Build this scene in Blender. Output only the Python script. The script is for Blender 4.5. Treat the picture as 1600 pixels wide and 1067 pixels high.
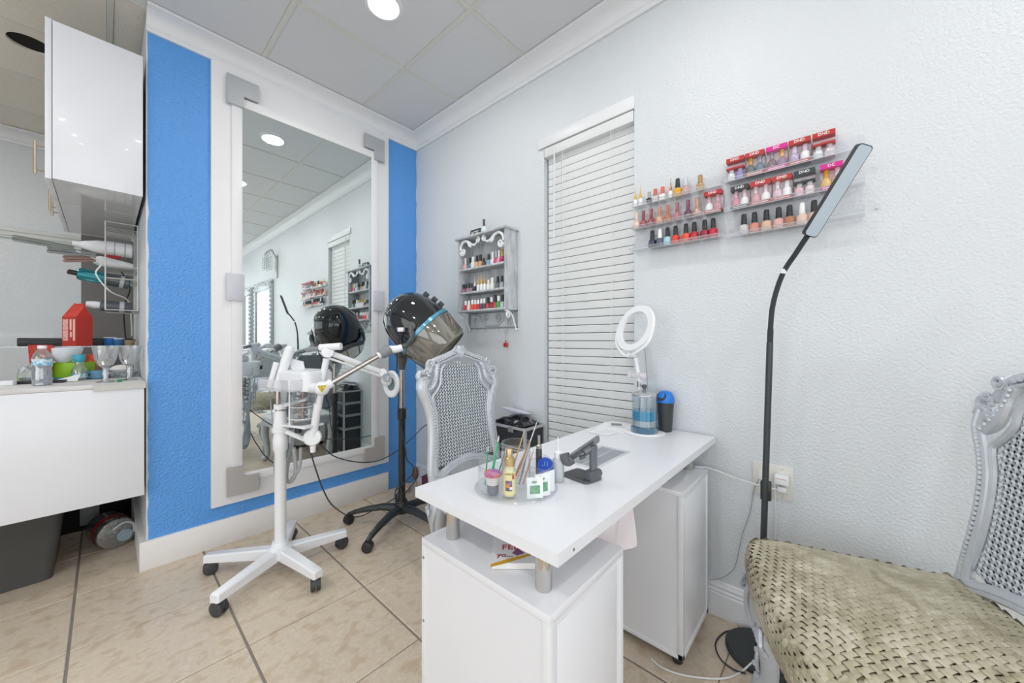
import bpy, bmesh, math, random
from mathutils import Vector, Matrix
random.seed(7)
PI = math.pi
for o in list(bpy.data.objects): bpy.data.objects.remove(o)
S = bpy.context.scene
COL = S.collection

# ------------------------------------------------------------ camera
FPX = 573.87
cd = bpy.data.cameras.new('camera'); cam = bpy.data.objects.new('camera', cd); COL.objects.link(cam)
cd.sensor_width = 36; cd.lens = FPX / 1600 * 36; cd.clip_start = .02; cd.clip_end = 60
cam.location = (0, 0, 1.16); cam.rotation_euler = (PI/2, 0, -math.atan2(.74296, .66933))
S.camera = cam
# ------------------------------------------------------------ world, lights, exposure
w = bpy.data.worlds.new('world'); S.world = w; w.use_nodes = True
bgn = w.node_tree.nodes['Background']; bgn.inputs[0].default_value = (.93, .97, 1, 1); bgn.inputs[1].default_value = 1.6
def area(name, loc, rot, sx, sy, power, col=(1, 1, 1), shape='RECTANGLE'):
    l = bpy.data.lights.new(name, 'AREA'); l.shape = shape; l.size = sx
    if shape == 'RECTANGLE': l.size_y = sy
    l.energy = power; l.color = col
    o = bpy.data.objects.new(name, l); COL.objects.link(o); o.location = loc; o.rotation_euler = rot
    return o
area('storefront_daylight', (-.6, -3.92, 1.35), (-PI/2, 0, PI), 4.2, 2.3, 27, (1, 1, .985))
area('side_window_fill', (-2.92, -.6, 1.35), (0, -PI/2, 0), 2.3, 5.0, 30, (1, 1, .985))  # added as fill from the left, set in the unseen side glazing
LIGHT_SPOTS = [(x, y) for x in (.935, -.895) for y in (1.705, .485, -.735, -1.955, -3.175)]
for x, y in LIGHT_SPOTS:
    area('downlight_glow', (x, y, 2.826), (0, 0, 0), .15, .15, 5.6, (1, .985, .96), 'DISK')
area('back_room_fill', (-1.3, 3.6, 2.82), (0, 0, 0), .3, .3, 16, (1, .97, .92), 'DISK')  # unseen lamp without a fixture, added to brighten the niche
S.cycles.transparent_max_bounces = 24
vs = S.view_settings; vs.view_transform = 'Standard'; vs.look = 'None'; vs.gamma = 1; vs.use_curve_mapping = False
vs.exposure = 0.0

# ------------------------------------------------------------ pixel -> world (pinhole, 1600x1067)
CF = Vector((.74296, .66933, 0)); CR = Vector((.66933, -.74296, 0)); CC = Vector((0, 0, 1.16))
def at(px, py, x=None, y=None, z=None, d=None):
    v = CF + CR*((px-800)/FPX) + Vector((0, 0, (533.5-py)/FPX))
    t = d if d is not None else x/v.x if x is not None else y/v.y if y is not None else (z-1.16)/v.z
    return CC + v*t

# ------------------------------------------------------------ materials
def hexc(h):
    h = h.lstrip('#'); c = [int(h[i:i+2], 16)/255 for i in (0, 2, 4)]
    return tuple((x/12.92 if x <= .04045 else ((x+.055)/1.055)**2.4) for x in c) + (1,)
MATS = {}
def mat(name, col, rough=.5, metal=0., bump=0., bscale=200., var=0., vscale=6., coat=0., spec=None, emit=0.):
    if name in MATS: return MATS[name]
    m = bpy.data.materials.new(name); m.use_nodes = True; MATS[name] = m
    nt = m.node_tree; b = nt.nodes['Principled BSDF']; c = hexc(col)
    b.inputs['Base Color'].default_value = c; b.inputs['Roughness'].default_value = rough
    b.inputs['Metallic'].default_value = metal; b.inputs['Coat Weight'].default_value = coat
    if spec is not None: b.inputs['Specular IOR Level'].default_value = spec
    if emit: b.inputs['Emission Color'].default_value = c; b.inputs['Emission Strength'].default_value = emit
    tc = nt.nodes.new('ShaderNodeTexCoord')
    if bump:
        n = nt.nodes.new('ShaderNodeTexNoise'); n.inputs['Scale'].default_value = bscale; n.inputs['Detail'].default_value = 3
        bp = nt.nodes.new('ShaderNodeBump'); bp.inputs['Strength'].default_value = bump; bp.inputs['Distance'].default_value = .004
        nt.links.new(tc.outputs['Object'], n.inputs['Vector']); nt.links.new(n.outputs[0], bp.inputs['Height']); nt.links.new(bp.outputs[0], b.inputs['Normal'])
    n2 = nt.nodes.new('ShaderNodeTexNoise'); n2.inputs['Scale'].default_value = vscale; n2.inputs['Detail'].default_value = 4
    mx = nt.nodes.new('ShaderNodeMix'); mx.data_type = 'RGBA'
    v = var if var else .03
    mx.inputs[6].default_value = tuple(max(0, x*(1-v)) for x in c[:3])+(1,); mx.inputs[7].default_value = tuple(min(1, x*(1+v)) for x in c[:3])+(1,)
    nt.links.new(tc.outputs['Object'], n2.inputs['Vector']); nt.links.new(n2.outputs[0], mx.inputs[0]); nt.links.new(mx.outputs[2], b.inputs['Base Color'])
    return m
def clear(name, tint='#ffffff', gloss=.12, rough=.03, body=0., bodycol='#dfe5ea'):
    """thin clear plastic / glass: transparent with a fresnel gloss and an optional faint body"""
    if name in MATS: return MATS[name]
    m = bpy.data.materials.new(name); m.use_nodes = True; MATS[name] = m
    nt = m.node_tree; nt.nodes.clear(); N = nt.nodes.new
    out = N('ShaderNodeOutputMaterial'); tr = N('ShaderNodeBsdfTransparent'); tr.inputs[0].default_value = hexc(tint)
    gl = N('ShaderNodeBsdfGlossy'); gl.inputs['Roughness'].default_value = rough
    lw = N('ShaderNodeLayerWeight'); lw.inputs[0].default_value = .35
    mr = N('ShaderNodeMapRange'); mr.inputs[1].default_value = 0; mr.inputs[2].default_value = 1; mr.inputs[3].default_value = gloss*.5; mr.inputs[4].default_value = min(1, gloss*5)
    nt.links.new(lw.outputs['Facing'], mr.inputs[0])
    base = tr
    if body:
        df = N('ShaderNodeBsdfDiffuse'); df.inputs[0].default_value = hexc(bodycol)
        m1 = N('ShaderNodeMixShader'); m1.inputs[0].default_value = body
        nt.links.new(tr.outputs[0], m1.inputs[1]); nt.links.new(df.outputs[0], m1.inputs[2]); base = m1
    mx = N('ShaderNodeMixShader')
    nt.links.new(mr.outputs[0], mx.inputs[0]); nt.links.new(base.outputs[0], mx.inputs[1]); nt.links.new(gl.outputs[0], mx.inputs[2]); nt.links.new(mx.outputs[0], out.inputs[0])
    return m
def ramp_mat(name, stops, tex='noise', scale=5., rough=.5, dist=1., bump=0., stretch=(1, 1, 1), metal=0., detail=5., world_coords=False):
    m = bpy.data.materials.new(name); m.use_nodes = True; MATS[name] = m
    nt = m.node_tree; b = nt.nodes['Principled BSDF']; N = nt.nodes.new; L = nt.links.new
    tc = N('ShaderNodeTexCoord'); mp = N('ShaderNodeMapping'); mp.inputs['Scale'].default_value = stretch
    if world_coords:
        g = N('ShaderNodeNewGeometry'); L(g.outputs['Position'], mp.inputs[0])
    else: L(tc.outputs['Object'], mp.inputs[0])
    if tex == 'noise':
        t = N('ShaderNodeTexNoise'); t.inputs['Scale'].default_value = scale; t.inputs['Detail'].default_value = detail; t.inputs['Distortion'].default_value = dist; o = t.outputs[0]
    elif tex == 'checker':
        t = N('ShaderNodeTexChecker'); t.inputs['Scale'].default_value = scale; o = t.outputs[1]
    elif tex == 'voronoi':
        t = N('ShaderNodeTexVoronoi'); t.inputs['Scale'].default_value = scale; o = t.outputs[0]
    else:
        t = N('ShaderNodeTexWave'); t.inputs['Scale'].default_value = scale; t.inputs['Distortion'].default_value = dist; t.inputs['Detail'].default_value = 2; o = t.outputs[1]
    L(mp.outputs[0], t.inputs['Vector'])
    r = N('ShaderNodeValToRGB'); L(o, r.inputs[0])
    e = r.color_ramp.elements
    while len(e) < len(stops): e.new(.5)
    for k, (p, c) in enumerate(stops): e[k].position = p; e[k].color = hexc(c)
    L(r.outputs[0], b.inputs['Base Color']); b.inputs['Roughness'].default_value = rough; b.inputs['Metallic'].default_value = metal
    if bump:
        bp = N('ShaderNodeBump'); bp.inputs['Strength'].default_value = bump; bp.inputs['Distance'].default_value = .003; L(o, bp.inputs['Height']); L(bp.outputs[0], b.inputs['Normal'])
    return m
def textured_wall(name, col, rough, strength, scale, dist=.006):
    m = mat(name, col, rough, bump=strength, bscale=scale, var=.015, vscale=1.5)
    for n in m.node_tree.nodes:
        if n.type == 'BUMP': n.inputs['Distance'].default_value = dist
    return m
wall_white = textured_wall('wall_white', '#d4d9dd', .4, .5, 110, .006)
wall_blue = textured_wall('wall_blue', '#589ce2', .25, .8, 95, .008)
trim_white = mat('trim_white', '#e2e4e7', .38)
ceil_tile = mat('ceiling_tile', '#d4d6d9', .8, bump=.12, bscale=300, var=.03, vscale=3)
ceil_old = mat('ceiling_tile_old', '#e0dcd1', .9, bump=.8, bscale=70, var=.1, vscale=2)
grid_m = mat('ceiling_grid', '#d3d3cd', .5)
tile_m = ramp_mat('floor_tile', [(.30, '#c3ae95'), (.44, '#cdbca6'), (.5, '#d6c8b5'), (.56, '#cfbfaa'), (.72, '#dccfbe')], scale=17, rough=.36, dist=.0, stretch=(1, 1.2, 1), detail=15, world_coords=True)
grout = mat('grout', '#8d857e', .8, bump=.3, bscale=300)
desk_w = mat('desk_white', '#e6e8ed', .3, coat=.1)
lam = mat('laminate_white', '#e3e5ea', .28, coat=.15)
panel_w = mat('panel_white', '#d9dde3', .4)
chrome = mat('chrome', '#cfcdc8', .12, 1)
steel = mat('brushed_steel', '#b9b7b2', .32, 1)
silver = mat('silver_bracket', '#b4b8bc', .42, .35)
silver_low = mat('silver_bracket_textured', '#b5b1ae', .55, .2, bump=.3, bscale=500)
blackp = mat('black_plastic', '#26282a', .4)
darkgrey = mat('dark_grey_plastic', '#3c3f42', .45)
tubgrey = mat('tub_grey', '#4a4a49', .6, bump=.2, bscale=120, var=.08)
gloss_black = mat('gloss_black', '#1d2022', .08, coat=.6)
white_p = mat('white_plastic', '#eceef1', .35)
grey_p = mat('grey_plastic', '#85888c', .5)
blinds_m = mat('blind_slat', '#dcdfdf', .45)
cord_m = mat('cord_white', '#e4e6e6', .5)
acryl = clear('clear_acrylic', '#fbfcfd', .09, .16, .03, '#f4f6f9')
glass = clear('clear_glass', '#f4f8fa', .2, .02, .03)
film = clear('clear_film', '#fdfdfe', .04, .2)
smoke = clear('smoked_visor', '#b9b5a8', .28, .07, .5, '#a19d8e')
chair_silver = mat('silver_carved_resin', '#c9ced4', .32, .28, bump=.25, bscale=60, var=.08, vscale=30)
cane_m = mat('silver_cane', '#cbd1d7', .42, .12)

# ------------------------------------------------------------ mesh builder
class MB:
    def __init__(s): s.v = []; s.f = []; s.m = []
    def add(s, vs, fs, mi=0):
        o = len(s.v); s.v += [tuple(x) for x in vs]; s.f += [tuple(i+o for i in f) for f in fs]; s.m += [mi]*len(fs); return s
    def box(s, x0, x1, y0, y1, z0, z1, mi=0, bev=0., M=None):
        if bev <= 0:
            vs = [(x, y, z) for x in (x0, x1) for y in (y0, y1) for z in (z0, z1)]
            fs = [(0, 1, 3, 2), (4, 6, 7, 5), (0, 4, 5, 1), (2, 3, 7, 6), (0, 2, 6, 4), (1, 5, 7, 3)]
        else:
            bm = bmesh.new(); bmesh.ops.create_cube(bm, size=1)
            for v in bm.verts: v.co = Vector(((x0+x1)/2+v.co.x*(x1-x0), (y0+y1)/2+v.co.y*(y1-y0), (z0+z1)/2+v.co.z*(z1-z0)))
            bmesh.ops.bevel(bm, geom=bm.edges[:], offset=bev, segments=2, affect='EDGES', profile=.5)
            bm.verts.index_update(); vs = [v.co.copy() for v in bm.verts]; fs = [tuple(v.index for v in f.verts) for f in bm.faces]; bm.free()
        if M is not None: vs = [M @ Vector(v) for v in vs]
        return s.add(vs, fs, mi)
    def prism(s, poly, h, M=None, mi=0):
        """poly: 2-D points (x,y), extruded 0..h in z, then M"""
        n = len(poly); vs = [Vector((a, b, 0)) for a, b in poly]+[Vector((a, b, h)) for a, b in poly]
        if M is not None: vs = [M @ v for v in vs]
        fs = [tuple(range(n-1, -1, -1)), tuple(range(n, 2*n))]+[(i, (i+1) % n, n+(i+1) % n, n+i) for i in range(n)]
        return s.add(vs, fs, mi)
    def lathe(s, prof, M=None, n=16, mi=0, cap0=True, cap1=True, sx=1, sy=1):
        """prof: (r,z) list, revolved about z"""
        vs = []
        for r, z in prof:
            for k in range(n):
                a = 2*PI*k/n; vs.append(Vector((r*math.cos(a)*sx, r*math.sin(a)*sy, z)))
        fs = [(i*n+k, i*n+(k+1) % n, (i+1)*n+(k+1) % n, (i+1)*n+k) for i in range(len(prof)-1) for k in range(n)]
        if cap0: fs.append(tuple(range(n-1, -1, -1)))
        if cap1: fs.append(tuple((len(prof)-1)*n+k for k in range(n)))
        if M is not None: vs = [M @ v for v in vs]
        return s.add(vs, fs, mi)
    def tube(s, pts, r, n=8, mi=0, caps=True, flat=1.):
        pts = [Vector(p) for p in pts]; N = len(pts)
        rr = r if isinstance(r, (list, tuple)) else [r]*N
        vs = []; up = None
        for i, p in enumerate(pts):
            t = (pts[min(i+1, N-1)]-pts[max(i-1, 0)])
            t = t.normalized() if t.length > 1e-9 else Vector((0, 0, 1))
            if up is None: up = t.orthogonal().normalized()
            up = (up - t*up.dot(t)); up = up.normalized() if up.length > 1e-6 else t.orthogonal().normalized()
            b = t.cross(up)
            for k in range(n):
                a = 2*PI*k/n; vs.append(p+up*(rr[i]*math.cos(a))+b*(rr[i]*math.sin(a)*flat))
        fs = [(i*n+k, i*n+(k+1) % n, (i+1)*n+(k+1) % n, (i+1)*n+k) for i in range(N-1) for k in range(n)]
        if caps: fs += [tuple(range(n-1, -1, -1)), tuple((N-1)*n+k for k in range(n))]
        return s.add(vs, fs, mi)
    def ball(s, c, r, n=8, mi=0, sc=(1, 1, 1)):
        m = n//2; prof = [(r*math.sin(PI*i/m), -r*math.cos(PI*i/m)) for i in range(m+1)]
        prof[0] = (r*.02, -r); prof[-1] = (r*.02, r)
        return s.lathe(prof, Matrix.Translation(c) @ Matrix.Diagonal((*sc, 1)), n, mi)
    def xf(s, M): s.v = [tuple(M @ Vector(v)) for v in s.v]; return s
    def mesh(s, name, mats, smooth=True, angle=38):
        me = bpy.data.meshes.new(name); me.from_pydata(s.v, [], s.f)
        for m in (mats if isinstance(mats, (list, tuple)) else [mats]): me.materials.append(m)
        me.polygons.foreach_set('material_index', s.m)
        bm = bmesh.new(); bm.from_mesh(me); bmesh.ops.recalc_face_normals(bm, faces=bm.faces[:]); bm.to_mesh(me); bm.free()
        if smooth:
            me.polygons.foreach_set('use_smooth', [True]*len(me.polygons)); me.set_sharp_from_angle(angle=math.radians(angle))
        me.update(); return me
def spline(P, n=8, closed=False):
    P = [Vector(p) for p in P]; out = []; N = len(P)
    for i in range(N if closed else N-1):
        g = (lambda k: P[k % N]) if closed else (lambda k: P[min(max(k, 0), N-1)])
        p0, p1, p2, p3 = g(i-1), g(i), g(i+1), g(i+2)
        for k in range(n):
            t = k/n; out.append(.5*((2*p1)+(p2-p0)*t+(2*p0-5*p1+4*p2-p3)*t*t+(3*p1-p0-3*p2+p3)*t**3))
    if not closed: out.append(P[-1])
    return out
def align(p, d, roll=None):
    """matrix placing local z along d at p"""
    q = Vector(d).normalized().to_track_quat('Z', 'Y'); return Matrix.Translation(p) @ q.to_matrix().to_4x4()
def rz(a): return Matrix.Rotation(a, 4, 'Z')
# ------------------------------------------------------------ object helpers
def tag(o, label=None, cat=None, group=None, kind=None):
    if label: o['label'] = label
    if cat: o['category'] = cat
    if group: o['group'] = group
    if kind: o['kind'] = kind
    return o
def thing(name, label, cat, loc=(0, 0, 0), rot=0, group=None):
    o = bpy.data.objects.new(name, None); COL.objects.link(o); o.empty_display_size = .05
    o.location = loc; o.rotation_euler = (0, 0, rot); return tag(o, label, cat, group)
def link(name, me, parent=None):
    o = bpy.data.objects.new(name, me); COL.objects.link(o); o.parent = parent; return o
def rootloc(p):
    while p.parent: p = p.parent
    return p.location
def part(name, mb, m, parent, world=False, smooth=True, angle=38):
    if world: mb.xf(Matrix.Translation(-rootloc(parent)))
    return link(name, mb.mesh(name, m, smooth, angle), parent)
def solo(name, mb, m, label, cat, group=None, loc=None, smooth=True):
    """a thing that is one mesh, given in world coordinates"""
    if loc is not None: mb.xf(Matrix.Translation(-Vector(loc)))
    o = link(name, mb.mesh(name, m, smooth)); 
    if loc is not None: o.location = loc
    return tag(o, label, cat, group)
def struct(name, mb, m, smooth=False): return tag(link(name, mb.mesh(name, m, smooth)), kind='structure')
def recolor(o, *ms):
    for i, m in enumerate(ms):
        if m is not None: o.material_slots[i].link = 'OBJECT'; o.material_slots[i].material = m
def dup(o, parent=None, loc=None, rot=None):
    c = o.copy(); COL.objects.link(c); c.parent = parent
    if loc is not None: c.location = loc
    if rot is not None: c.rotation_euler = (0, 0, rot)
    for ch in list(o.children): dup(ch, c)
    return c
TXT = {}
def text_mesh(s, size):
    if (s, size) in TXT: return TXT[(s, size)]
    cu = bpy.data.curves.new('lettering', 'FONT'); cu.body = s; cu.size = size; cu.align_x = 'CENTER'; cu.align_y = 'CENTER'; cu.resolution_u = 2; cu.extrude = .0002; cu.offset = size*.012
    o = bpy.data.objects.new('lettering', cu); COL.objects.link(o)
    me = bpy.data.meshes.new_from_object(o.evaluated_get(bpy.context.evaluated_depsgraph_get()))
    bpy.data.objects.remove(o); me.materials.clear(); TXT[(s, size)] = me; return me
def lettering(s, size, m, parent, M):
    me = text_mesh(s, size)
    if not me.materials: me.materials.append(m)
    o = link('lettering', me, parent); o.matrix_local = M
    o.material_slots[0].link = 'OBJECT'; o.material_slots[0].material = m; return o
def basis(o, x, y):
    x = Vector(x).normalized(); y = Vector(y).normalized(); z = x.cross(y).normalized(); y = z.cross(x)
    return Matrix(((x.x, y.x, z.x, o[0]), (x.y, y.y, z.y, o[1]), (x.z, y.z, z.z, o[2]), (0, 0, 0, 1)))

# ============================================================ SETTING
XR, YM, ZC, YN = 1.745, 2.64, 2.84, 4.92      # right wall, mirror wall, ceiling, back wall of the niche
XL, YR = -3.0, -4.0
floor = struct('floor', MB().box(XL-.1, XR+.1, YR-.1, YN+.1, -.06, -.004), grout)
P_ = .457
def tile_mesh(w, h):
    b = MB(); e = .0025; z = 0
    vs = [(0, 0, -.005), (w, 0, -.005), (w, h, -.005), (0, h, -.005), (0, 0, -.0015), (w, 0, -.0015), (w, h, -.0015), (0, h, -.0015), (e, e, 0), (w-e, e, 0), (w-e, h-e, 0), (e, h-e, 0)]
    fs = [(0, 1, 5, 4), (1, 2, 6, 5), (2, 3, 7, 6), (3, 0, 4, 7), (4, 5, 9, 8), (5, 6, 10, 9), (6, 7, 11, 10), (7, 4, 8, 11), (8, 9, 10, 11)]
    return b.add(vs, fs).mesh('tile', tile_m, False)
tm = tile_mesh(P_-.009, P_-.004); tm_cut = tile_mesh(XR-(-.09+4*P_)-.009, P_-.004) if XR-(-.09+4*P_) > .05 else None
tm_edge = tile_mesh(XR-(-.09+3*P_+.0045)-.002, P_-.004)
for i in range(-5, 5):
    for j in range(-7, 9):
        x0 = -.09+i*P_+.0045; y0 = 2.60-3*P_+j*P_+.002-.0
        y0 = 1.229+(j-0)*P_+.002
        if y0+P_ > YN: continue
        if x0 > XR-.06: continue
        o = link('tile', tm if x0+P_ < XR+.05 and i < 3 else tm_edge if i == 3 else tm, floor); o.location = (x0, y0, 0)
# ceiling: slab, tiles and grid
ceiling = struct('ceiling', MB().box(XL-.1, XR+.1, YR-.1, YN+.1, ZC+.03, ZC+.2), mat('plenum_dark', '#2a2826', .9))
PC = .61
ct = MB().box(0, PC-.026, 0, PC-.026, 0, .015, bev=.0).mesh('ceiling_tile', ceil_tile, False)
ct_old = MB().box(0, PC-.026, 0, PC-.026, 0, .015).mesh('ceiling_tile', ceil_old, False)
def hole_tile(cx, cy, r, m):
    b = MB(); s = PC-.026; n = 32; vs = []
    for k in range(n):
        a = 2*PI*k/n+PI/4; c, d = math.cos(a), math.sin(a); t = min((s-cx)/c if c > 1e-6 else 9, -cx/c if c < -1e-6 else 9, (s-cy)/d if d > 1e-6 else 9, -cy/d if d < -1e-6 else 9)
        vs += [(cx+c*t, cy+d*t, 0), (cx+c*r, cy+d*r, 0), (cx+c*r, cy+d*r, .028)]
    fs = []
    for k in range(n):
        q = (k+1) % n; fs += [(3*k, 3*q, 3*q+1, 3*k+1), (3*k+1, 3*q+1, 3*q+2, 3*k+2)]
    return b.add(vs, fs).mesh('ceiling_tile', m, False)
X0C, Y0C = .63, 1.40
hc = at(48, 70, z=ZC)
xs = [X0C+PC*i for i in range(-6, 2)]; ys = [Y0C+PC*j for j in range(-9, 6)]
for i, x in enumerate(xs):
    for j, y in enumerate(ys):
        if y+.02 < YR or y > YN: continue
        old = y > 2.5
        me = ct_old if old else ct
        if x < hc.x < x+PC and y < hc.y < y+PC:
            me = hole_tile(min(max(hc.x-x-.013, .13), .46), min(max(hc.y-y-.013, .13), .46), .085, ceil_old)
            dk = link('opening_shade_disc', MB().lathe([(.1, 0), (.1, .02)], n=24).mesh('opening_shade_disc', mat('hole_shade', '#050505', .9)), ceiling)  # black disc closing the hole, the dark inside put into its colour
            dk.location = (x+min(max(hc.x-x, .143), .473), y+min(max(hc.y-y, .143), .473), ZC+.016)
        o = link('ceiling_tile', me, ceiling); o.location = (x+.013, y+.013, ZC+.002)
gx = MB().box(XL, XR, -.012, .012, 0, .018).box(XL, XR, -.002, .002, .018, .03).mesh('grid_bar', grid_m, False)
gy = MB().box(-.012, .012, YR, YN, 0, .018).box(-.002, .002, YR, YN, .018, .03).mesh('grid_bar', grid_m, False)
for x in xs[1:]: link('grid_bar', gy, ceiling).location = (x, 0, ZC-.001)
for y in ys+[ys[-1]+PC]:
    if YR < y < YN: link('grid_bar', gx, ceiling).location = (0, y, ZC-.0015)
# walls
WY0, WY1, WZ0, WZ1 = .763, 1.317, .52, 2.33
wr = MB()
wr.box(XR, XR+.14, YR, WY0, 0, ZC+.03).box(XR, XR+.14, WY1, YN, 0, ZC+.03).box(XR, XR+.14, WY0, WY1, 0, WZ0).box(XR, XR+.14, WY0, WY1, WZ1, ZC+.03)
struct('wall_right', wr, wall_white)
wm = struct('wall_mirror_side', MB().box(.1425, XR, YM+.004, YM+.12, 0, ZC-.02), wall_white)
random.seed(3)
edge = [(.1475+random.uniform(0, .006)*(1 if z < 1.9 else .3), z) for z in [.02+.045*k for k in range(60)]]
poly = [(x, z) for x, z in edge]+[(.148, 2.80), (XR-.003, 2.80)]+[(XR-.003-random.uniform(0, .006), 2.78-.06*k) for k in range(46)]+[(XR-.003, .0)]
part('blue_paint', MB().prism(poly, .004, basis((0, YM+.004, 0), (1, 0, 0), (0, 0, 1))), wall_blue, wm, smooth=False)
struct('wall_partition', MB().box(.1425, .26, YM+.12, YN, 0, ZC-.02), wall_white)
struct('wall_back', MB().box(XL, .2, YN, YN+.1, 0, ZC+.03), wall_white)
wl = MB().box(XL-.1, XL, YR, -3.2, 0, ZC+.03).box(XL-.1, XL, 2.0, YN, 0, ZC+.03).box(XL-.1, XL, -3.2, 2.0, 0, .3).box(XL-.1, XL, -3.2, 2.0, 2.45, ZC+.03)
struct('wall_left', wl, wall_white)
we = MB().box(XL, -2.7, YR-.1, YR, 0, ZC+.03).box(1.4, XR, YR-.1, YR, 0, ZC+.03).box(-2.7, 1.4, YR-.1, YR, 0, .2).box(-2.7, 1.4, YR-.1, YR, 2.5, ZC+.03)
struct('wall_rear', we, wall_white)
for nm, mbb in (('window_3', [MB().box(XL-.06, XL-.02, a-.03, a+.03, .3, 2.45) for a in (-1.46, .27)]), ('window_2', [MB().box(a-.03, a+.03, YR-.06, YR-.02, .2, 2.5) for a in (-1.3, .1)])):
    f = MB()
    for q in mbb: f.add(q.v, q.f)
    fr = struct(nm, f, mat('mullion_grey', '#9aa0a5', .4, .5))
    if nm == 'window_2': part('pane', MB().box(-2.7, 1.4, YR-.045, YR-.04, .2, 2.5), film, fr)
    else: part('pane', MB().box(XL-.045, XL-.04, -3.2, 2.0, .3, 2.45), film, fr)
# window with blinds in the right wall
win = struct('window_1', MB().box(XR+.10, XR+.125, WY0, WY1, WZ0, WZ1), mat('window_glass_shade', '#84888a', .2))  # pane coloured grey so the slat gaps read as lines of shade
part('window_frame', MB().box(XR+.085, XR+.10, WY0, WY0+.03, WZ0, WZ1).box(XR+.085, XR+.10, WY1-.03, WY1, WZ0, WZ1).box(XR+.085, XR+.10, WY0, WY1, WZ0, WZ0+.03).box(XR+.085, XR+.10, WY0, WY1, 1.4, 1.43), trim_white, win, smooth=False)
part('window_sill', MB().box(XR-.01, XR+.10, WY0, WY1, WZ0-.02, WZ0+.001), trim_white, win, smooth=False)
# crown moulding (profile offset from wall, z)
CP = [(0, 2.742), (.013, 2.742), (.017, 2.752), (.014, 2.764), (.02, 2.768), (.024, 2.776), (.03, 2.792), (.045, 2.808), (.066, 2.817), (.086, 2.822), (.1, 2.824), (.1, 2.8385), (0, 2.8385)]
n = len(CP)
def run(vs0, vs1):
    return MB().add(vs0+vs1, [(i, (i+1) % n, n+(i+1) % n, n+i) for i in range(n)]+[tuple(range(n-1, -1, -1)), tuple(range(n, 2*n))])
struct('trim_1', run([(.1425, YM-o, z) for o, z in CP], [(XR-o, YM-o, z) for o, z in CP]), trim_white, True)
struct('trim_2', run([(XR-o, YM-o, z) for o, z in CP], [(XR-o, YR, z) for o, z in CP]), trim_white, True)
struct('trim_3', run([(XL, YN-o, z) for o, z in CP], [(.14, YN-o, z) for o, z in CP]), trim_white, True)
# baseboards
struct('baseboard_mirror_side', MB().box(.118, 1.478, YM-.018, YM+.003, 0, .145, bev=.002).box(.118, .1425, YM, 3.45, 0, .145), mat('baseboard_paint', '#e6e4e2', .45, var=.05, vscale=9), True)
BP = [(0, 0), (.014, 0), (.014, .095), (.010, .1), (.013, .108), (.008, .115), (.011, .126), (.006, .134), (.006, .142), (0, .146)]
n = len(BP)
struct('baseboard_right', run([(XR-o, YM, z) for o, z in BP], [(XR-o, YR, z) for o, z in BP]), trim_white, True)
struct('trim_4', MB().box(XL, .12, YN-.02, YN, 1.985, 2.065).box(XL, .12, YN-.03, YN-.02, 2.0, 2.01).box(XL, .12, YN-.03, YN-.02, 2.035, 2.05), mat('rail_grey', '#bdbfbc', .35, .3))
exec_after = []
# ============================================================ CEILING LIGHTS
lit = mat('lamp_lit', '#ffffff', .4, emit=9)
for k, (x, y) in enumerate(LIGHT_SPOTS):
    lab = {(.935, 1.705): 'round recessed downlight glowing at the top edge above the mirror', (.935, .485): 'round ceiling downlight in the next tile row, seen lit in the mirror'}.get((x, y), 'recessed downlight over the %s, %s row behind the viewer' % ('window-wall side' if x > 0 else 'inner aisle', ('', '', 'first', 'second', 'third')[LIGHT_SPOTS.index((x, y)) % 5]) if y < 0 else 'recessed downlight over the inner aisle left of the viewer, %s' % ('nearer the partition' if y > 1 else 'nearer the viewer'))
    t = thing('ceiling_downlight', lab, 'ceiling light', (x, y, ZC), 0, 'recessed ceiling downlights')
    if k == 0:
        pa = part('trim_ring', MB().lathe([(.09, -.001), (.088, -.006), (.074, -.008), (.072, -.001)], n=32, cap0=False, cap1=False), trim_white, t)
        pb = part('lens', MB().lathe([(.072, -.0035), (.01, -.0045)], n=32, cap0=False), lit, t)
    else: link('trim_ring', pa.data, t); link('lens', pb.data, t)
# ============================================================ MIRROR
mir = thing('wall_mirror', 'tall clear mirror clamped by silver corner brackets on the wide white board', 'mirror', (.94, YM, .2))
frame_m = mat('frame_board_white', '#e8e8ea', .42)
b = MB(); FX0, FX1, FZ0, FZ1 = .399, 1.478, .225, 2.742
b.box(FX0, FX1, YM-.022, YM+.002, FZ0, FZ1, bev=.003)
board = part('backing_board', b, frame_m, mir, True)
def ring(x0, x1, z0, z1, w, y0, y1, bev=.002):
    return MB().box(x0, x0+w, y0, y1, z0, z1, bev=bev).box(x1-w, x1, y0, y1, z0, z1, bev=bev).box(x0+w, x1-w, y0, y1, z0, z0+w, bev=bev).box(x0+w, x1-w, y0, y1, z1-w, z1, bev=bev)
MX0, MX1, MZ0, MZ1 = .535, 1.335, .385, 2.535
part('mirror_bead', ring(MX0-.045, MX1+.045, MZ0-.045, MZ1+.045, .05, YM-.036, YM-.022), frame_m, board, True)
mm = bpy.data.materials.new('mirror_silvering'); mm.use_nodes = True
pb_ = mm.node_tree.nodes['Principled BSDF']; pb_.inputs['Base Color'].default_value = hexc('#e9f0ee'); pb_.inputs['Metallic'].default_value = 1; pb_.inputs['Roughness'].default_value = .0
part('mirror_glass', MB().box(MX0, MX1, YM-.034, YM-.028, MZ0, MZ1), [mm], mir, True, smooth=False)
part('glass_edge', ring(MX0-.0005, MX1+.0005, MZ0-.0005, MZ1+.0005, .005, YM-.035, YM-.0285, 0), mat('glass_edge_green', '#7b8f8c', .2), mir, True, smooth=False)
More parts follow.
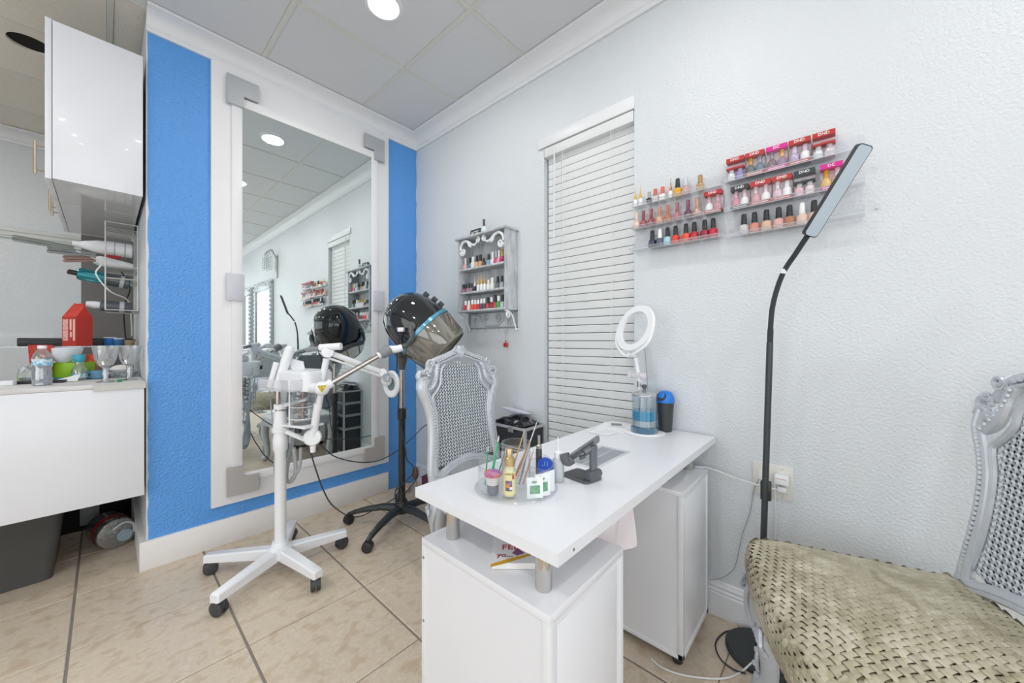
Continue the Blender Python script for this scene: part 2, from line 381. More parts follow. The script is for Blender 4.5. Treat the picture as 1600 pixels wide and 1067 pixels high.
for sx, sz, m_ in ((0, 1, silver), (1, 1, silver), (0, 0, silver_low), (1, 0, silver_low)):
    ox = .465 if not sx else 1.428; dx = 1 if not sx else -1; oz = 2.685 if sz else .275; dz = -1 if sz else 1
    L = [(0, 0), (.152, 0), (.152, .10), (.080, .10), (.080, .165), (0, .165)]
    Mx = Matrix(((dx, 0, 0, ox), (0, 0, -1, YM-.036), (0, dz, 0, oz), (0, 0, 0, 1)))
    bb = MB().prism(L, .014, Mx); bb.prism([(x*.985+.001, y*.985+.001) for x, y in L], .0155, Mx)
    br = part('corner_bracket', bb, m_, mir, True, smooth=False)
    if not sz: br['label'] = 'textured taupe-grey lower corner bracket'
for (x, z0, z1, w_) in ((.462, 1.395, 1.55, .086), (1.344, 1.39, 1.54, .084)):
    part('side_clip', MB().box(x, x+w_, YM-.05, YM-.034, z0, z1, bev=.002), mat('clip_silver_white', '#c9c9d2', .4, .1), mir, True)
# ============================================================ BLINDS
bl = thing('window_blind', 'white horizontal slat blind, closed, filling the narrow window', 'blind', (XR, 1.04, WZ0))
part('headrail', MB().box(XR-.004, XR+.05, WY0+.004, WY1-.004, 2.245, 2.30, bev=.003), blinds_m, bl, True)
val = MB().box(XR-.014, XR+.002, WY0-.004, WY1+.036, 2.302, 2.365, bev=.003)
part('valance', val, trim_white, bl, True)
sl = MB(); W2 = .0200
th = math.radians(88)
prof = [(-W2+2*W2*k/6, .0010*(1-((k-3)/3)**2)) for k in range(7)]
vs = []
for yy in (WY0+.008, WY1-.008):
    for u, v in prof+[(u, v-.0028) for u, v in reversed(prof)]:
        vs.append((-u*math.cos(th)-v*math.sin(th)+0, yy-1.04, -u*math.sin(th)*-1+v*math.cos(th)*-1))
n = 14; sl.add(vs, [(i, (i+1) % n, n+(i+1) % n, n+i) for i in range(n)]+[tuple(range(n)), tuple(range(2*n-1, n-1, -1))])
sm = sl.mesh('slat', blinds_m)
k = 0; z = 2.235
while z > WZ0+.04:
    o = link('slat', sm, bl); o.location = (.035, 0, z-WZ0); o.rotation_euler = (random.uniform(-.0012, .0012), random.uniform(-.03, .03), 0); z -= .0437
part('bottom_rail', MB().box(XR+.02, XR+.05, WY0+.01, WY1-.01, WZ0+.002, WZ0+.022, bev=.003), blinds_m, bl, True)
for yy in (1.19, .89):
    part('ladder_cord', MB().tube([(XR+.006, yy, 2.29), (XR+.008, yy, WZ0+.02)], .0016, 6).tube([(XR+.008, yy-.012, 2.29), (XR+.006, yy-.010, 1.4), (XR+.008, yy-.011, WZ0+.02)], .0009, 5), cord_m, bl, True)
part('tilt_wand', MB().tube([(XR-.006, 1.238, 2.29), (XR-.008, 1.24, 1.78)], .004, 8).tube([(XR-.008, 1.24, 1.78), (XR-.008, 1.24, 1.76)], .0055, 8), cord_m, bl, True)

# ============================================================ MANICURE DESK
dk = thing('manicure_desk', 'white nail desk with two pedestals and chrome spacer posts beside the blind', 'desk', (1.15, .64, 0))
TX0, TX1, TY0, TY1, TZ = .575, 1.735, .401, .878, .757
GX0, GX1, GY0, GY1 = 1.035, 1.285, .575, .695
tb = MB()
for a in ((TX0, GX0, TY0, TY1), (GX1, TX1, TY0, TY1), (GX0, GX1, TY0, GY0), (GX0, GX1, GY1, TY1)):
    tb.box(a[0], a[1], a[2], a[3], TZ-.026, TZ)
top = part('tabletop', tb, desk_w, dk, True, smooth=False)
part('edge_screw_cap', MB().lathe([(.0035, 0), (.0035, .001)], align((.63, TY0, TZ-.014), (0, -1, 0)), 10), grey_p, top, True)
# vent grille
gr = MB()
gr.box(GX0, GX1, GY0, GY0+.012, TZ-.005, TZ+.002, bev=.001).box(GX0, GX1, GY1-.012, GY1, TZ-.005, TZ+.002, bev=.001).box(GX0, GX0+.012, GY0+.012, GY1-.012, TZ-.005, TZ+.002, bev=.001).box(GX1-.012, GX1, GY0+.012, GY1-.012, TZ-.005, TZ+.002, bev=.001)
gv = part('vent_grille', gr, mat('vent_frame', '#c9ced4', .35), dk, True)
part('vent_well', MB().box(GX0+.001, GX1-.001, GY0+.001, GY1-.001, TZ-.024, TZ-.02), mat('vent_well', '#8d9298', .5), gv, True, smooth=False)
vb = MB()
for k in range(29): vb.box(GX0+.012+.0078*k, GX0+.0155+.0078*k, GY0+.012, GY1-.012, TZ-.006, TZ-.0005)
vb.box(GX0+.012, GX1-.012, .632, .639, TZ-.007, TZ+.0005)
part('vent_bars', vb, mat('vent_bar', '#b2b8bf', .4), gv, True, smooth=False)
def pedestal(x0, x1, y0, y1, z0, z1, hinge=True):
    t = MB(); w_ = .016
    t.box(x0+.004, x1-.004, y0+.004, y1-.004, z0+.002, z1-.003)
    p = part('pedestal', t, lam, dk, True, smooth=False)
    part('pedestal_top', MB().box(x0, x1, y0, y1, z1-.018, z1, bev=.0012), lam, p, True)
    part('edge_strip', MB().box(x0, x0+.018, y0, y0+.018, z0, z1-.018, bev=.0012).box(x1-.02, x1, y0, y0+.018, z0, z1-.018, bev=.0012).box(x0, x0+.018, y1-.018, y1, z0, z1-.018, bev=.0012).box(x1-.018, x1, y1-.018, y1, z0, z1-.018, bev=.0012).box(x0, x1, y0, y0+.018, z0, z0+.02, bev=.0012).box(x0, x0+.018, y0, y1, z0, z0+.014, bev=.0012), trim_white, p, True)
    part('inset_panel', MB().box(x0+.028, x1-.034, y0+.0015, y0+.0045, z0+.03, z1-.034, bev=.001), lam, p, True)
    for zz in (z1-.05, z0+(z1-z0)*.63, z0+.05): part('screw_cap', MB().lathe([(.004, 0), (.004, .001)], align((x0, y1-.009, zz), (-1, 0, 0)), 10), grey_p, p, True)
    for cx_ in (x0+.036, x1-.036):
        for cy_ in (y0+.03, y1-.03):
            w2 = MB().lathe([(.004, -.016), (.0185, -.016), (.0185, .016), (.004, .016)], align((cx_, cy_, .0188), (1, .4, 0)), 14)
            w2.box(cx_-.014, cx_+.014, cy_-.012, cy_+.012, .026, z0+.002)
            part('caster', w2, blackp, p, True)
    return p
p1 = pedestal(.574, .895, .420, .846, .036, .63)
p2 = pedestal(1.357, 1.680, .416, .846, .036, .63)
for x, y in ((.632, .478), (.632, .784), (.84, .784), (1.415, .784), (1.625, .478), (1.625, .784)):
    part('spacer_post', MB().lathe([(.0175, .6295), (.0175, .632), (.0182, .633), (.0182, .7305)], Matrix.Translation((x, y, 0)), 24), chrome, dk, True)
part('hanging_rail', MB().box(.90, 1.35, .45, .47, .70, .731), lam, dk, True, smooth=False)
# cloth under the desk
cl = MB(); nx, nz = 16, 12; vs = []
for j in range(nz+1):
    for i in range(nx+1):
        u, v = i/nx, j/nz
        x = .93+.17*u-.02*v*(1-u); y = .497+.014*math.sin(u*9+v*2)+.012*v*math.sin(u*5); zz = .728-.195*v-(.02*math.sin(u*3.1))*v+.03*v*(1-u)
        vs.append((x, y, zz))
fs = [(j*(nx+1)+i, j*(nx+1)+i+1, (j+1)*(nx+1)+i+1, (j+1)*(nx+1)+i) for j in range(nz) for i in range(nx)]
cl.add(vs, fs); cl.add([(x, y+.012, z) for x, y, z in vs], [tuple(reversed(f)) for f in fs])
solo('hand_towel', cl, mat('towel_pink_white', '#e9e2e6', .9, bump=.6, bscale=400), 'pale pink-white hand towel hanging under the white desk between its pedestals', 'towel', loc=(1.0, .5, .72))
# magazine on the pedestal top
bk = thing('book', 'thin white paperback with yellow edge band and red letters on near pedestal', 'book', (.60, .606, .6305), math.radians(-48))
# local frame: origin at the near left corner, x along the bottom edge, y away from the viewer
part('pages', MB().box(.002, .135, .002, .175, .0008, .014), mat('paper', '#efece6', .8), bk, smooth=False)
part('cover', MB().box(0, .137, 0, .177, .014, .0155), mat('cover_white', '#f4f4f7', .4), bk, smooth=False)
Bi = (Matrix.Translation(bk.location) @ rz(math.radians(-48))).inverted()
def onb(px, py, dz=.0158): q = Bi @ at(px, py, z=.6305+dz); return (q.x, q.y, dz)
part('yellow_band', MB().add([onb(766, 886), onb(790, 880), onb(829, 868), onb(829, 864), onb(790, 874), onb(767, 881)], [(0, 1, 4, 5), (1, 2, 3, 4)]), mat('band_yellow', '#d9ab2b', .5), bk, smooth=False)
part('purple_patch', MB().add([onb(800, 864, .0157), onb(808, 868, .0157), onb(820, 864, .0157), onb(808, 856, .0157)], [(0, 1, 2, 3)]), mat('patch_purple', '#8a4f86', .5), bk, smooth=False)
lettering('FELIZ', .030, mat('print_red', '#c3272d', .5), bk, basis(onb(806, 855, .0159), (1, 0, 0), (0, 1, 0)))
lettering('yo...', .024, mat('print_dark', '#a02c3e', .5), bk, basis(onb(789, 867, .0159), (1, 0, 0), (0, 1, 0)))

# ============================================================ ROCOCO CHAIRS
def spiral(c, r0, turns, ax, ay, start=0, n=20, sgn=1):
    return [Vector(c)+Vector(ax)*(r0*(1-.8*k/n)*math.cos(start+sgn*turns*2*PI*k/n))+Vector(ay)*(r0*(1-.8*k/n)*math.sin(start+sgn*turns*2*PI*k/n)) for k in range(n+1)]
RH = [(.245, .965), (.252, .93), (.243, .90), (.222, .85), (.207, .79), (.203, .72), (.207, .65), (.215, .58), (.22, .53), (.22, .50)]   # outer frame half width, z
TOPC = [(0, 1.105), (.04, 1.10), (.09, 1.082), (.14, 1.068), (.17, 1.055), (.185, 1.03), (.20, 1.0)]
def recl(z): return -.268-(z-.5)*.12       # y of the back plane at z
def bpt(x, z, dy=0): return Vector((x, recl(z)+dy, z))
INN = [(0, 1.045), (.05, 1.052), (.10, 1.04), (.125, 1.015), (.135, .97), (.14, .94), (.165, .905), (.19, .88), (.188, .85), (.175, .80), (.172, .72), (.178, .64), (.19, .57), (.20, .53), (.15, .50), (.08, .53), (0, .545)]
def in_half(z):
    pts = sorted([(z_, x_) for x_, z_ in INN[:14]])
    for (z0, x0), (z1, x1) in zip(pts, pts[1:]):
        if z0 <= z <= z1: return x0+(x1-x0)*((z-z0)/(z1-z0+1e-9))
    return 0
def build_chair(label, loc, rot, cushion=True):
    t = thing('rococo_chair', label, 'chair', loc, rot)
    # frame of the back
    fb = MB()
    for s in (-1, 1):
        out = spline([bpt(s*x, z) for x, z in RH], 5)
        fb.tube(out, .017, 10, flat=1.3)
        fb.tube([p+Vector((-s*.022, .012, 0)) for p in out], .010, 8)
        inn = spline([bpt(s*x, z, .006) for x, z in INN[2:14]], 5)
        fb.tube(inn, .009, 8)
        for k in range(0, len(out)-1, 1):      # beads between the two ribs
            q = out[k]+Vector((-s*.012, .020, 0))
            fb.ball(q, .0078, 6)
        # shoulder ear: C scrolls
        fb.tube(spline([bpt(s*.245, .965), bpt(s*.262, .985), bpt(s*.25, 1.005), bpt(s*.225, 1.0), bpt(s*.205, 1.02), bpt(s*.2, 1.045), bpt(s*.18, 1.06)], 6), [.013]*36+[.013], 8)
        fb.tube(spiral(bpt(s*.232, .955, .012), .024, 1.4, (s, 0, 0), (0, 0, 1), 0), .007, 6)
        fb.tube(spiral(bpt(s*.195, 1.05, .012), .022, 1.4, (s, 0, 0), (0, 0, 1), PI), .007, 6)
        fb.tube(spline([bpt(s*.135, 1.05), bpt(s*.158, 1.02, .01), bpt(s*.165, .98, .012), bpt(s*.178, .945, .012), bpt(s*.205, .92, .01), bpt(s*.24, .91, .004)], 6), .013, 8)
        for k in range(9):
            a = k/8; fb.ball(bpt(s*(.148+.07*a**1.6), 1.035-.115*a, .022), .0065, 6)
        for k in range(5): fb.ball(bpt(s*(.215+.012*math.sin(k*2)), .965+.012*k, .014), .009, 6, sc=(1.4, .7, 1))
        # leaves on the crest
        fb.tube(spline([bpt(s*x, z) for x, z in TOPC], 5), .015, 8)
        fb.tube(spline([bpt(s*x, z-.022, .01) for x, z in TOPC[:5]], 5), .008, 8)
        for k in range(8): fb.ball(bpt(s*(.035+.016*k), 1.096-.0055*k, .018), .008, 6, sc=(1.3, .8, .8))
        fb.tube(spiral(bpt(s*.028, 1.112, .008), .02, 1.2, (s, 0, 0), (0, 0, 1), PI/2), .007, 6)
    fb.ball(bpt(0, 1.118, .006), .022, 10, sc=(1, .6, 1)); fb.ball(bpt(0, 1.09, .014), .018, 8, sc=(1.5, .6, .8))
    for k in range(5): fb.tube(spline([bpt(0, 1.075, .012), bpt((k-2)*.012, 1.105, .02), bpt((k-2)*.022, 1.13-abs(k-2)*.008, .012)], 4), [.008]*4+[.006]*4+[.002], 6)
    # lower rail arch
    lowr = spline([bpt(-.22, .50), bpt(-.18, .497, .004), bpt(-.10, .525, .004), bpt(0, .545, .004), bpt(.10, .525, .004), bpt(.18, .497, .004), bpt(.22, .50)], 6)
    fb.tube(lowr, .016, 8); fb.tube([p+Vector((0, .014, -.012)) for p in lowr], .008, 6)
    for s in (-1, 1): fb.tube(spline([bpt(s*.22, .50), Vector((s*.22, -.262, .45)), Vector((s*.215, -.26, .40))], 4), .02, 8)
    part('back_frame', fb, chair_silver, t)
    # cane webbing with real octagonal holes
    cb = MB(); c = .0175; r = c*.29
    ny = int(.53/c); zz0 = .51
    for j in range(ny+1):
        for i in range(-12, 12):
            x0, z0 = i*c+(.0), zz0+j*c; xc, zc = x0+c/2, z0+c/2
            lim = in_half(zc)
            low = .545-.045*min(1, abs(xc)/.15) if abs(xc) < .15 else .505
            if abs(xc) > lim or zc < low or zc > 1.05: continue
            vs = []
            for k in range(8):
                a = 2*PI*k/8+PI/8; ca, sa = math.cos(a), math.sin(a); q = .5/max(abs(ca), abs(sa))
                vs += [bpt(xc+ca*q*c, zc+sa*q*c, -.001), bpt(xc+ca*r, zc+sa*r, .0025), bpt(xc+ca*r, zc+sa*r, -.002)]
            fs = []
            for k in range(8):
                q = (k+1) % 8; fs += [(3*k, 3*q, 3*q+1, 3*k+1), (3*k+1, 3*q+1, 3*q+2, 3*k+2)]
            cb.add(vs, fs)
    tag(part('cane_webbing', cb, cane_m, t, smooth=False), kind='stuff')
    cb2 = MB().add([(x, y-.024, z) for x, y, z in cb.v], cb.f)
    tag(part('cane_webbing', cb2, cane_m, t, smooth=False), kind='stuff')
    lin = [bpt(x, z, -.011) for x, z in INN]+[bpt(-x, z, -.011) for x, z in reversed(INN)]
    lin = [bpt(s_*x*.98, min(z, 1.034), -.011) for s_, L__ in ((1, INN), (-1, list(reversed(INN))[1:-1])) for x, z in L__]
    nl = len(lin); part('shade_lining', MB().add(lin+[p+Vector((0, -.003, 0)) for p in lin], [tuple(range(nl)), tuple(range(2*nl-1, nl-1, -1))]), mat('lining_shade', '#6b7178', .9), t, smooth=False)  # dark sheet between the cane layers, its colour standing in for inner shade
    # seat frame and apron
    sf = MB(); FOOT = spline([(-.232, .236, 0), (-.14, .255, 0), (0, .262, 0), (.14, .255, 0), (.232, .236, 0), (.268, .185, 0), (.255, 0, 0), (.228, -.2, 0), (.212, -.25, 0), (0, -.262, 0), (-.212, -.25, 0), (-.228, -.2, 0), (-.255, 0, 0), (-.268, .185, 0)], 5, True)
    nF = len(FOOT)
    for zc_, rr_ in ((.405, .018), (.38, .013), (.36, .01)):
        sf.tube([p*.94+Vector((0, 0, zc_)) for p in FOOT]+[FOOT[0]*.94+Vector((0, 0, zc_))], rr_, 8, caps=False)
    for k in range(0, nF, 1): sf.ball(FOOT[k]*.985+Vector((0, 0, .385)), .008, 6)
    for k in range(7): sf.tube(spline([Vector((0, .27, .36)), Vector(((k-3)*.012, .278, .335)), Vector(((k-3)*.022, .27, .318+abs(k-3)*.006))], 4), [.008]*4+[.006]*4+[.002], 6)
    sf.prism([(p.x, p.y) for p in FOOT], .03, Matrix.Translation((0, 0, .385)))
    part('seat_frame', sf, chair_silver, t)
    # cabriole legs
    for sx, sy in ((-1, 1), (1, 1), (-1, -1), (1, -1)):
        lb = MB(); k0 = (.222 if sy > 0 else .195); y0 = .198 if sy > 0 else -.215
        o = Vector((sx, sy*(1 if sy > 0 else .6), 0)).normalized()
        P = [Vector((sx*k0, y0, .40)), Vector((sx*k0, y0, .34))+o*.02, Vector((sx*k0, y0, .26))+o*.022, Vector((sx*k0, y0, .16))+o*.002, Vector((sx*k0, y0, .07))+o*-.004, Vector((sx*k0, y0, .03))+o*.018, Vector((sx*k0, y0, .013))+o*.036]
        Q = spline(P, 6); R_ = [.040, .046, .038, .028, .026, .032, .022]; rr = []
        for k in range(len(Q)):
            a = k/6; i = min(int(a), 5); rr.append(R_[i]+(R_[i+1]-R_[i])*(a-i))
        lb.tube(Q, rr, 12)
        side = Vector((-o.y, o.x, 0))
        for s in (-1, 1):
            lb.tube(spline([P[0]+side*s*.03+o*.01, P[1]+side*s*.044+o*.02, P[2]+side*s*.032+o*.026, P[3]+side*s*.012+o*.012], 6), .007, 6)
            lb.tube(spiral(P[1]+side*s*.022+o*.048, .022, 1.3, side*s, (0, 0, 1), 0, 14), .005, 6)
        for k in range(9): lb.ball(P[1].lerp(P[2], k/8)+o*(.056-.018*k/8)+Vector((0, 0, .02)), .0085-.0004*k, 6)
        for k in range(5): lb.tube(spline([P[5]+Vector((0, 0, .03)), P[5]+o*.018+side*(k-2)*.006, P[6]+o*.006+side*(k-2)*.009], 4), [.006]*4+[.005]*4+[.003], 6)
        lb.tube([P[4]+o*.028+Vector((0, 0, .035))+side*(.021*math.cos(q*PI/8))+Vector((0, 0, .045*math.sin(q*PI/8))) for q in range(17)], .0065, 8)
        for q in range(8): lb.ball(P[4]+o*.026+Vector((0, 0, .035))+side*(.033*math.cos(q*PI/4))+Vector((0, 0, .058*math.sin(q*PI/4))), .0095, 6)
        part('leg', lb, chair_silver, t)
    return t, FOOT
ch1, FOOT = build_chair('silver carved chair with pierced cane back behind the nail desk', (1.29, 1.228, 0), PI+math.radians(-2))
ch2, _ = build_chair('silver rococo chair with olive woven cushion in the right foreground', (1.3145, -.083, 0), math.radians(21))
# rear chair: thin plain pad
def pad(FOOT, zb, zt, ov, n=8):
    """rounded cushion body from footprint: list of rings"""
    rings = []
    for k in range(n+1):
        a = -PI/2+PI*k/n; sc = ov-(1-math.cos(a))*.10; rings.append((sc, (zb+zt)/2+math.sin(a)*(zt-zb)/2))
    return rings
def cushion(name, m, t, zb, zt, ov):
    b = MB(); R_ = pad(FOOT, zb, zt, ov); nF = len(FOOT); vs = []
    R_ = R_+[(.72, zt+.008), (.45, zt+.016), (.2, zt+.020)]
    for sc, z in R_: vs += [(p.x*sc, p.y*sc, z) for p in FOOT]
    fs = [(i*nF+k, i*nF+(k+1) % nF, (i+1)*nF+(k+1) % nF, (i+1)*nF+k) for i in range(len(R_)-1) for k in range(nF)]
    fs += [tuple(range(nF-1, -1, -1)), tuple((len(R_)-1)*nF+k for k in range(nF))]
    b.add(vs, fs); return part(name, b, m, t)
cushion('seat_cushion', mat('pad_white', '#d9dbdd', .6), ch1, .412, .455, .97)
core = cushion('seat_cushion', mat('olive_core_shade', '#6a6448', .9), ch2, .366, .492, 1.06)  # core darker than the strands, crease shade put into its colour
weave_m = ramp_mat('olive_woven_fabric', [(.3, '#989179'), (.5, '#b1ab93'), (.7, '#cac5b1')], scale=14, rough=.42, bump=.25, detail=3)
# basket weave: crossing strands laid over the core (top surface then sides)
wb = MB(); rnd = random.Random(5)
def strand(p, ux, uy, nrm, L, W, H):
    vs = []
    tw = rnd.uniform(-.22, .22); ux, uy = ux*math.cos(tw)+uy*math.sin(tw), uy*math.cos(tw)-ux*math.sin(tw)
    for a in (-1, -.55, 0, .55, 1):
        for b_ in (-1, 0, 1):
            h = H*(1-abs(a)**2.2*1.25)+(.35*H if b_ == 0 else 0)
            vs.append(p+ux*(a*L/2)+uy*(b_*W/2*(1-.22*abs(a)))+nrm*h)
    wb.add(vs, [(i*3+j, i*3+j+1, (i+1)*3+j+1, (i+1)*3+j) for i in range(4) for j in range(2)])
def inside(x, y, s):
    c = False; nF = len(FOOT)
    for k in range(nF):
        a, b_ = FOOT[k]*s, FOOT[(k+1) % nF]*s
        if (a.y > y) != (b_.y > y) and x < (b_.x-a.x)*(y-a.y)/(b_.y-a.y)+a.x: c = not c
    return c
def rad(x, y):
    lo, hi = 0, 1.2
    for _ in range(14):
        mid = (lo+hi)/2
        if mid > 0 and inside(x, y, mid): hi = mid
        else: lo = mid
    return hi
CELL = .0150
def surf(s_):           # height of the cushion top as a function of footprint fraction
    k = [(0, .520), (.2, .519), (.45, .515), (.72, .506), (.92, .493), (.98, .487), (1.02, .479), (1.04, .470)]
    for (a, za), (b_, zb) in zip(k, k[1:]):
        if s_ <= b_: return za+(zb-za)*(s_-a)/(b_-a)
    return .455
M45 = math.radians(28); ux0 = Vector((math.cos(M45), math.sin(M45), 0)); uy0 = Vector((-math.sin(M45), math.cos(M45), 0))
Nn = int(.44/CELL)
for i in range(-Nn, Nn+1):
    for j in range(-Nn, Nn+1):
        p = ux0*(i*CELL)+uy0*(j*CELL)
        if abs(p.x) > .31 or abs(p.y) > .3: continue
        s_ = rad(p.x, p.y)
        if s_ > 1.03: continue
        z = surf(s_); g = Vector((p.x, p.y, 0)).normalized() if p.length > .001 else Vector((0, 0, 1))
        tilt = max(0, (s_-.92))*5; nrm = (Vector((0, 0, 1))+g*tilt).normalized()
        p = Vector((p.x, p.y, z-.0015))
        a, b_ = (ux0, uy0) if (i+j) % 2 else (uy0, ux0)
        a = (a-nrm*a.dot(nrm)).normalized(); b_ = nrm.cross(a)
        strand(p, a, b_, nrm, CELL*2.3, CELL*1.08, .0066)
nF = len(FOOT); per = []
FF = [FOOT[k] for k in range(nF)]+[FOOT[0]]
L_ = 0; acc = [0]
for k in range(nF): L_ += (FF[k+1]-FF[k]).length; acc.append(L_)
for row in range(9):
    z = .478-row*.0125; m_ = int(L_/CELL)
    for q in range(m_):
        d_ = q*L_/m_; k = max(i for i in range(nF+1) if acc[i] <= d_+1e-9); k = min(k, nF-1)
        f_ = (d_-acc[k])/(acc[k+1]-acc[k]); p = FF[k].lerp(FF[k+1], f_); tg = (FF[k+1]-FF[k]).normalized(); nr = Vector((tg.y, -tg.x, 0))
        if nr.dot(p) < 0: nr = -nr
        bulge = 1.055-.035*((row-3.5)/4)**2; p = p*bulge+Vector((0, 0, z))
        dz = Vector((0, 0, 1)); a, b_ = (tg*.75+dz*.65, dz*.75-tg*.65) if (row+q) % 2 else (dz*.75-tg*.65, tg*.75+dz*.65)
        strand(p-nr*.001, a.normalized(), b_.normalized(), nr, CELL*2.3, CELL*1.08, .0058)
tag(part('woven_strands', wb, weave_m, core, angle=70), kind='stuff')
# ============================================================ FACIAL STEAMER STAND
def castor(mbw, c, a, r=.026, m=0):
    """twin-wheel castor touching z=0 at c, facing angle a"""
    c = Vector(c); d = Vector((math.cos(a), math.sin(a), 0)); s = Vector((-d.y, d.x, 0))
    for k in (-1, 1):
        mbw.lathe([(.004, -.009), (r*.8, -.009), (r, -.006), (r, .006), (r*.8, .009), (.004, .009)], align(c+s*.0125*k+Vector((0, 0, r)), s), 16)
    mbw.prism([(r*1.0*math.cos(t), r*1.0*math.sin(t)) for t in [PI*k/8 for k in range(9)]], .016, basis(c+s*-.008+Vector((0, 0, r+.004)), d, (0, 0, 1)) @ Matrix.Translation((0, 0, -.016)))
    mbw.tube([c+Vector((0, 0, r+.01)), c+Vector((0, 0, r+.04))], .008, 8)
    return mbw
SX, SY = .600, 2.127
st = thing('facial_steamer', 'white facial steamer and magnifier trolley on castors before the mirror', 'steamer', (SX, SY, 0))
hub = MB().lathe([(.055, .07), (.06, .075), (.06, .115), (.042, .128), (.036, .15)], Matrix.Translation((SX, SY, 0)), 10)
part('hub', hub, white_p, st, True)
for k, (cx_, cy_) in enumerate(((.356, 2.349), (.326, 1.97), (.66, 1.828), (.893, 2.092), (.735, 2.41))):
    v = Vector((cx_-SX, cy_-SY, 0)); a = math.atan2(v.y, v.x); L = v.length; d = v.normalized(); q = Vector((-d.y, d.x, 0))
    lg = MB(); M_ = basis((SX, SY, 0), d, q)
    vs = []
    for xx, hw, z0, z1 in ((.04, .027, .066, .118), (L*.6, .025, .066, .110), (L+.018, .023, .064, .100), (L+.024, .018, .064, .096)):
        vs += [M_ @ Vector((xx, -hw, z0)), M_ @ Vector((xx, hw, z0)), M_ @ Vector((xx, hw, z1-.006)), M_ @ Vector((xx, hw-.006, z1)), M_ @ Vector((xx, -hw+.006, z1)), M_ @ Vector((xx, -hw, z1-.006))]
    lg.add(vs, [(i*6+j, i*6+(j+1) % 6, (i+1)*6+(j+1) % 6, (i+1)*6+j) for i in range(3) for j in range(6)]+[(5, 4, 3, 2, 1, 0), tuple(range(18, 24))])
    lp = part('leg', lg, white_p, st, True)
    part('castor', castor(MB(), (cx_, cy_, 0), a+.6+k, .031), darkgrey, lp, True)
col_ = MB().lathe([(.026, .14), (.026, .60), (.032, .61), (.034, .66), (.028, .70), (.032, .705), (.034, .72), (.026, .80), (.022, .815), (.022, .835)], Matrix.Translation((SX, SY, 0)), 20)
part('column', col_, white_p, st, True)
part('inner_pole', MB().lathe([(.0115, .82), (.0115, 1.0)], Matrix.Translation((SX-.01, SY+.005, 0)), 12), mat('pole_rosy_chrome', '#c3b3b0', .2, 1), st, True)
part('chrome_collar', MB().lathe([(.024, .0), (.024, .02)], Matrix.Translation((SX, SY, .80)), 16), chrome, st, True)
def A(px, py, d): return at(px, py, d=d)
# control head box and clear tray
D0 = 1.86
e1, e2 = A(437, 604, 1.90), A(494, 611, 1.80)
ax = (e2-e1); ax.z = 0; ax.normalize(); ay = Vector((-ax.y, ax.x, 0))
hc_ = A(478, 592, 1.86)
Mh = basis(hc_, ax, ay)
def rrect(w, h, r, n=5):
    P = []
    for cx_, cy_, a0 in ((w-r, h-r, 0), (-w+r, h-r, PI/2), (-w+r, -h+r, PI), (w-r, -h+r, 1.5*PI)):
        P += [(cx_+r*math.cos(a0+PI/2*k/n), cy_+r*math.sin(a0+PI/2*k/n)) for k in range(n+1)]
    return P
head = MB()
R0 = rrect(.105, .085, .035)
head.prism(R0, .085, Mh @ Matrix.Translation((0, 0, -.05))); head.prism([(x*.93, y*.93) for x, y in R0], .012, Mh @ Matrix.Translation((0, 0, .034)))
hd = part('steam_head', head, white_p, st, True)
part('power_switch', MB().box(.02, .07, .084, .092, -.01, .015, bev=.002, M=Mh), blackp, hd, True)
part('switch_knob', MB().lathe([(.012, 0), (.012, .012), (.009, .015)], Mh @ Matrix.Translation((-.02, .084, .0)) @ Matrix.Rotation(-PI/2, 4, 'X'), 12), blackp, hd, True)
tr_ = MB(); tc_ = A(455, 598, 1.84); Mt = basis(tc_, ax, ay)
R1 = rrect(.13, .095, .03); n = len(R1)
tr_.prism(R1, .004, Mt @ Matrix.Translation((0, 0, -.03)))
tr_.add([Mt @ Vector((x*s_, y*s_, z_)) for s_, z_ in ((1, -.03), (1.02, .025)) for x, y in R1], [(i, (i+1) % n, n+(i+1) % n, n+i) for i in range(n)])
part('clear_tray', tr_, clear('tray_clear', '#fafafd', .2, .06, .25, '#f2f2f8'), st, True)
# glass boiling jar with frame
jb = A(473, 662, 1.86); jb = Vector((jb.x, jb.y, .745))
part('boiler_jar', MB().lathe([(.012, .0), (.05, .0), (.054, .006), (.054, .14), (.046, .15), (.046, .165)], Matrix.Translation(jb), 20, cap1=False), glass, st, True)
part('heating_coil', MB().tube([jb+Vector((.022*math.cos(t*.9), .022*math.sin(t*.9), .03+.004*t)) for t in range(30)], .004, 6).lathe([(.008, .02), (.008, .16)], Matrix.Translation(jb), 8), mat('coil_copper', '#b39a94', .3, .8), st, True)
part('jar_cage', MB().tube([jb+Vector((-.06, 0, -.005)), jb+Vector((-.06, 0, .165))], .004, 6).tube([jb+Vector((.06, 0, -.005)), jb+Vector((.06, 0, .165))], .004, 6).tube([jb+Vector((.06*math.cos(t*PI/12), .06*math.sin(t*PI/12), .03)) for t in range(25)], .0025, 6).tube([jb+Vector((.06*math.cos(t*PI/12), .06*math.sin(t*PI/12), .09)) for t in range(25)], .002, 6), white_p, st, True)
part('jar_shelf', MB().box(-.085, .085, -.055, .055, -.012, 0, bev=.004, M=basis(jb, ax, ay)), white_p, st, True)
part('drain_knob', MB().lathe([(.016, 0), (.016, .022), (.01, .026)], align(jb+Vector((-.03, -.03, -.035)), (0, 0, 1)), 12), blackp, st, True)
c3 = Vector((SX, SY, 0))
part('bracket_arm', MB().tube([c3+Vector((0, 0, .83)), A(480, 623, 1.85)], .013, 8, flat=.6).lathe([(.03, -.012), (.03, .012)], Matrix.Translation(c3+Vector((0, 0, .83))), 16), white_p, st, True)
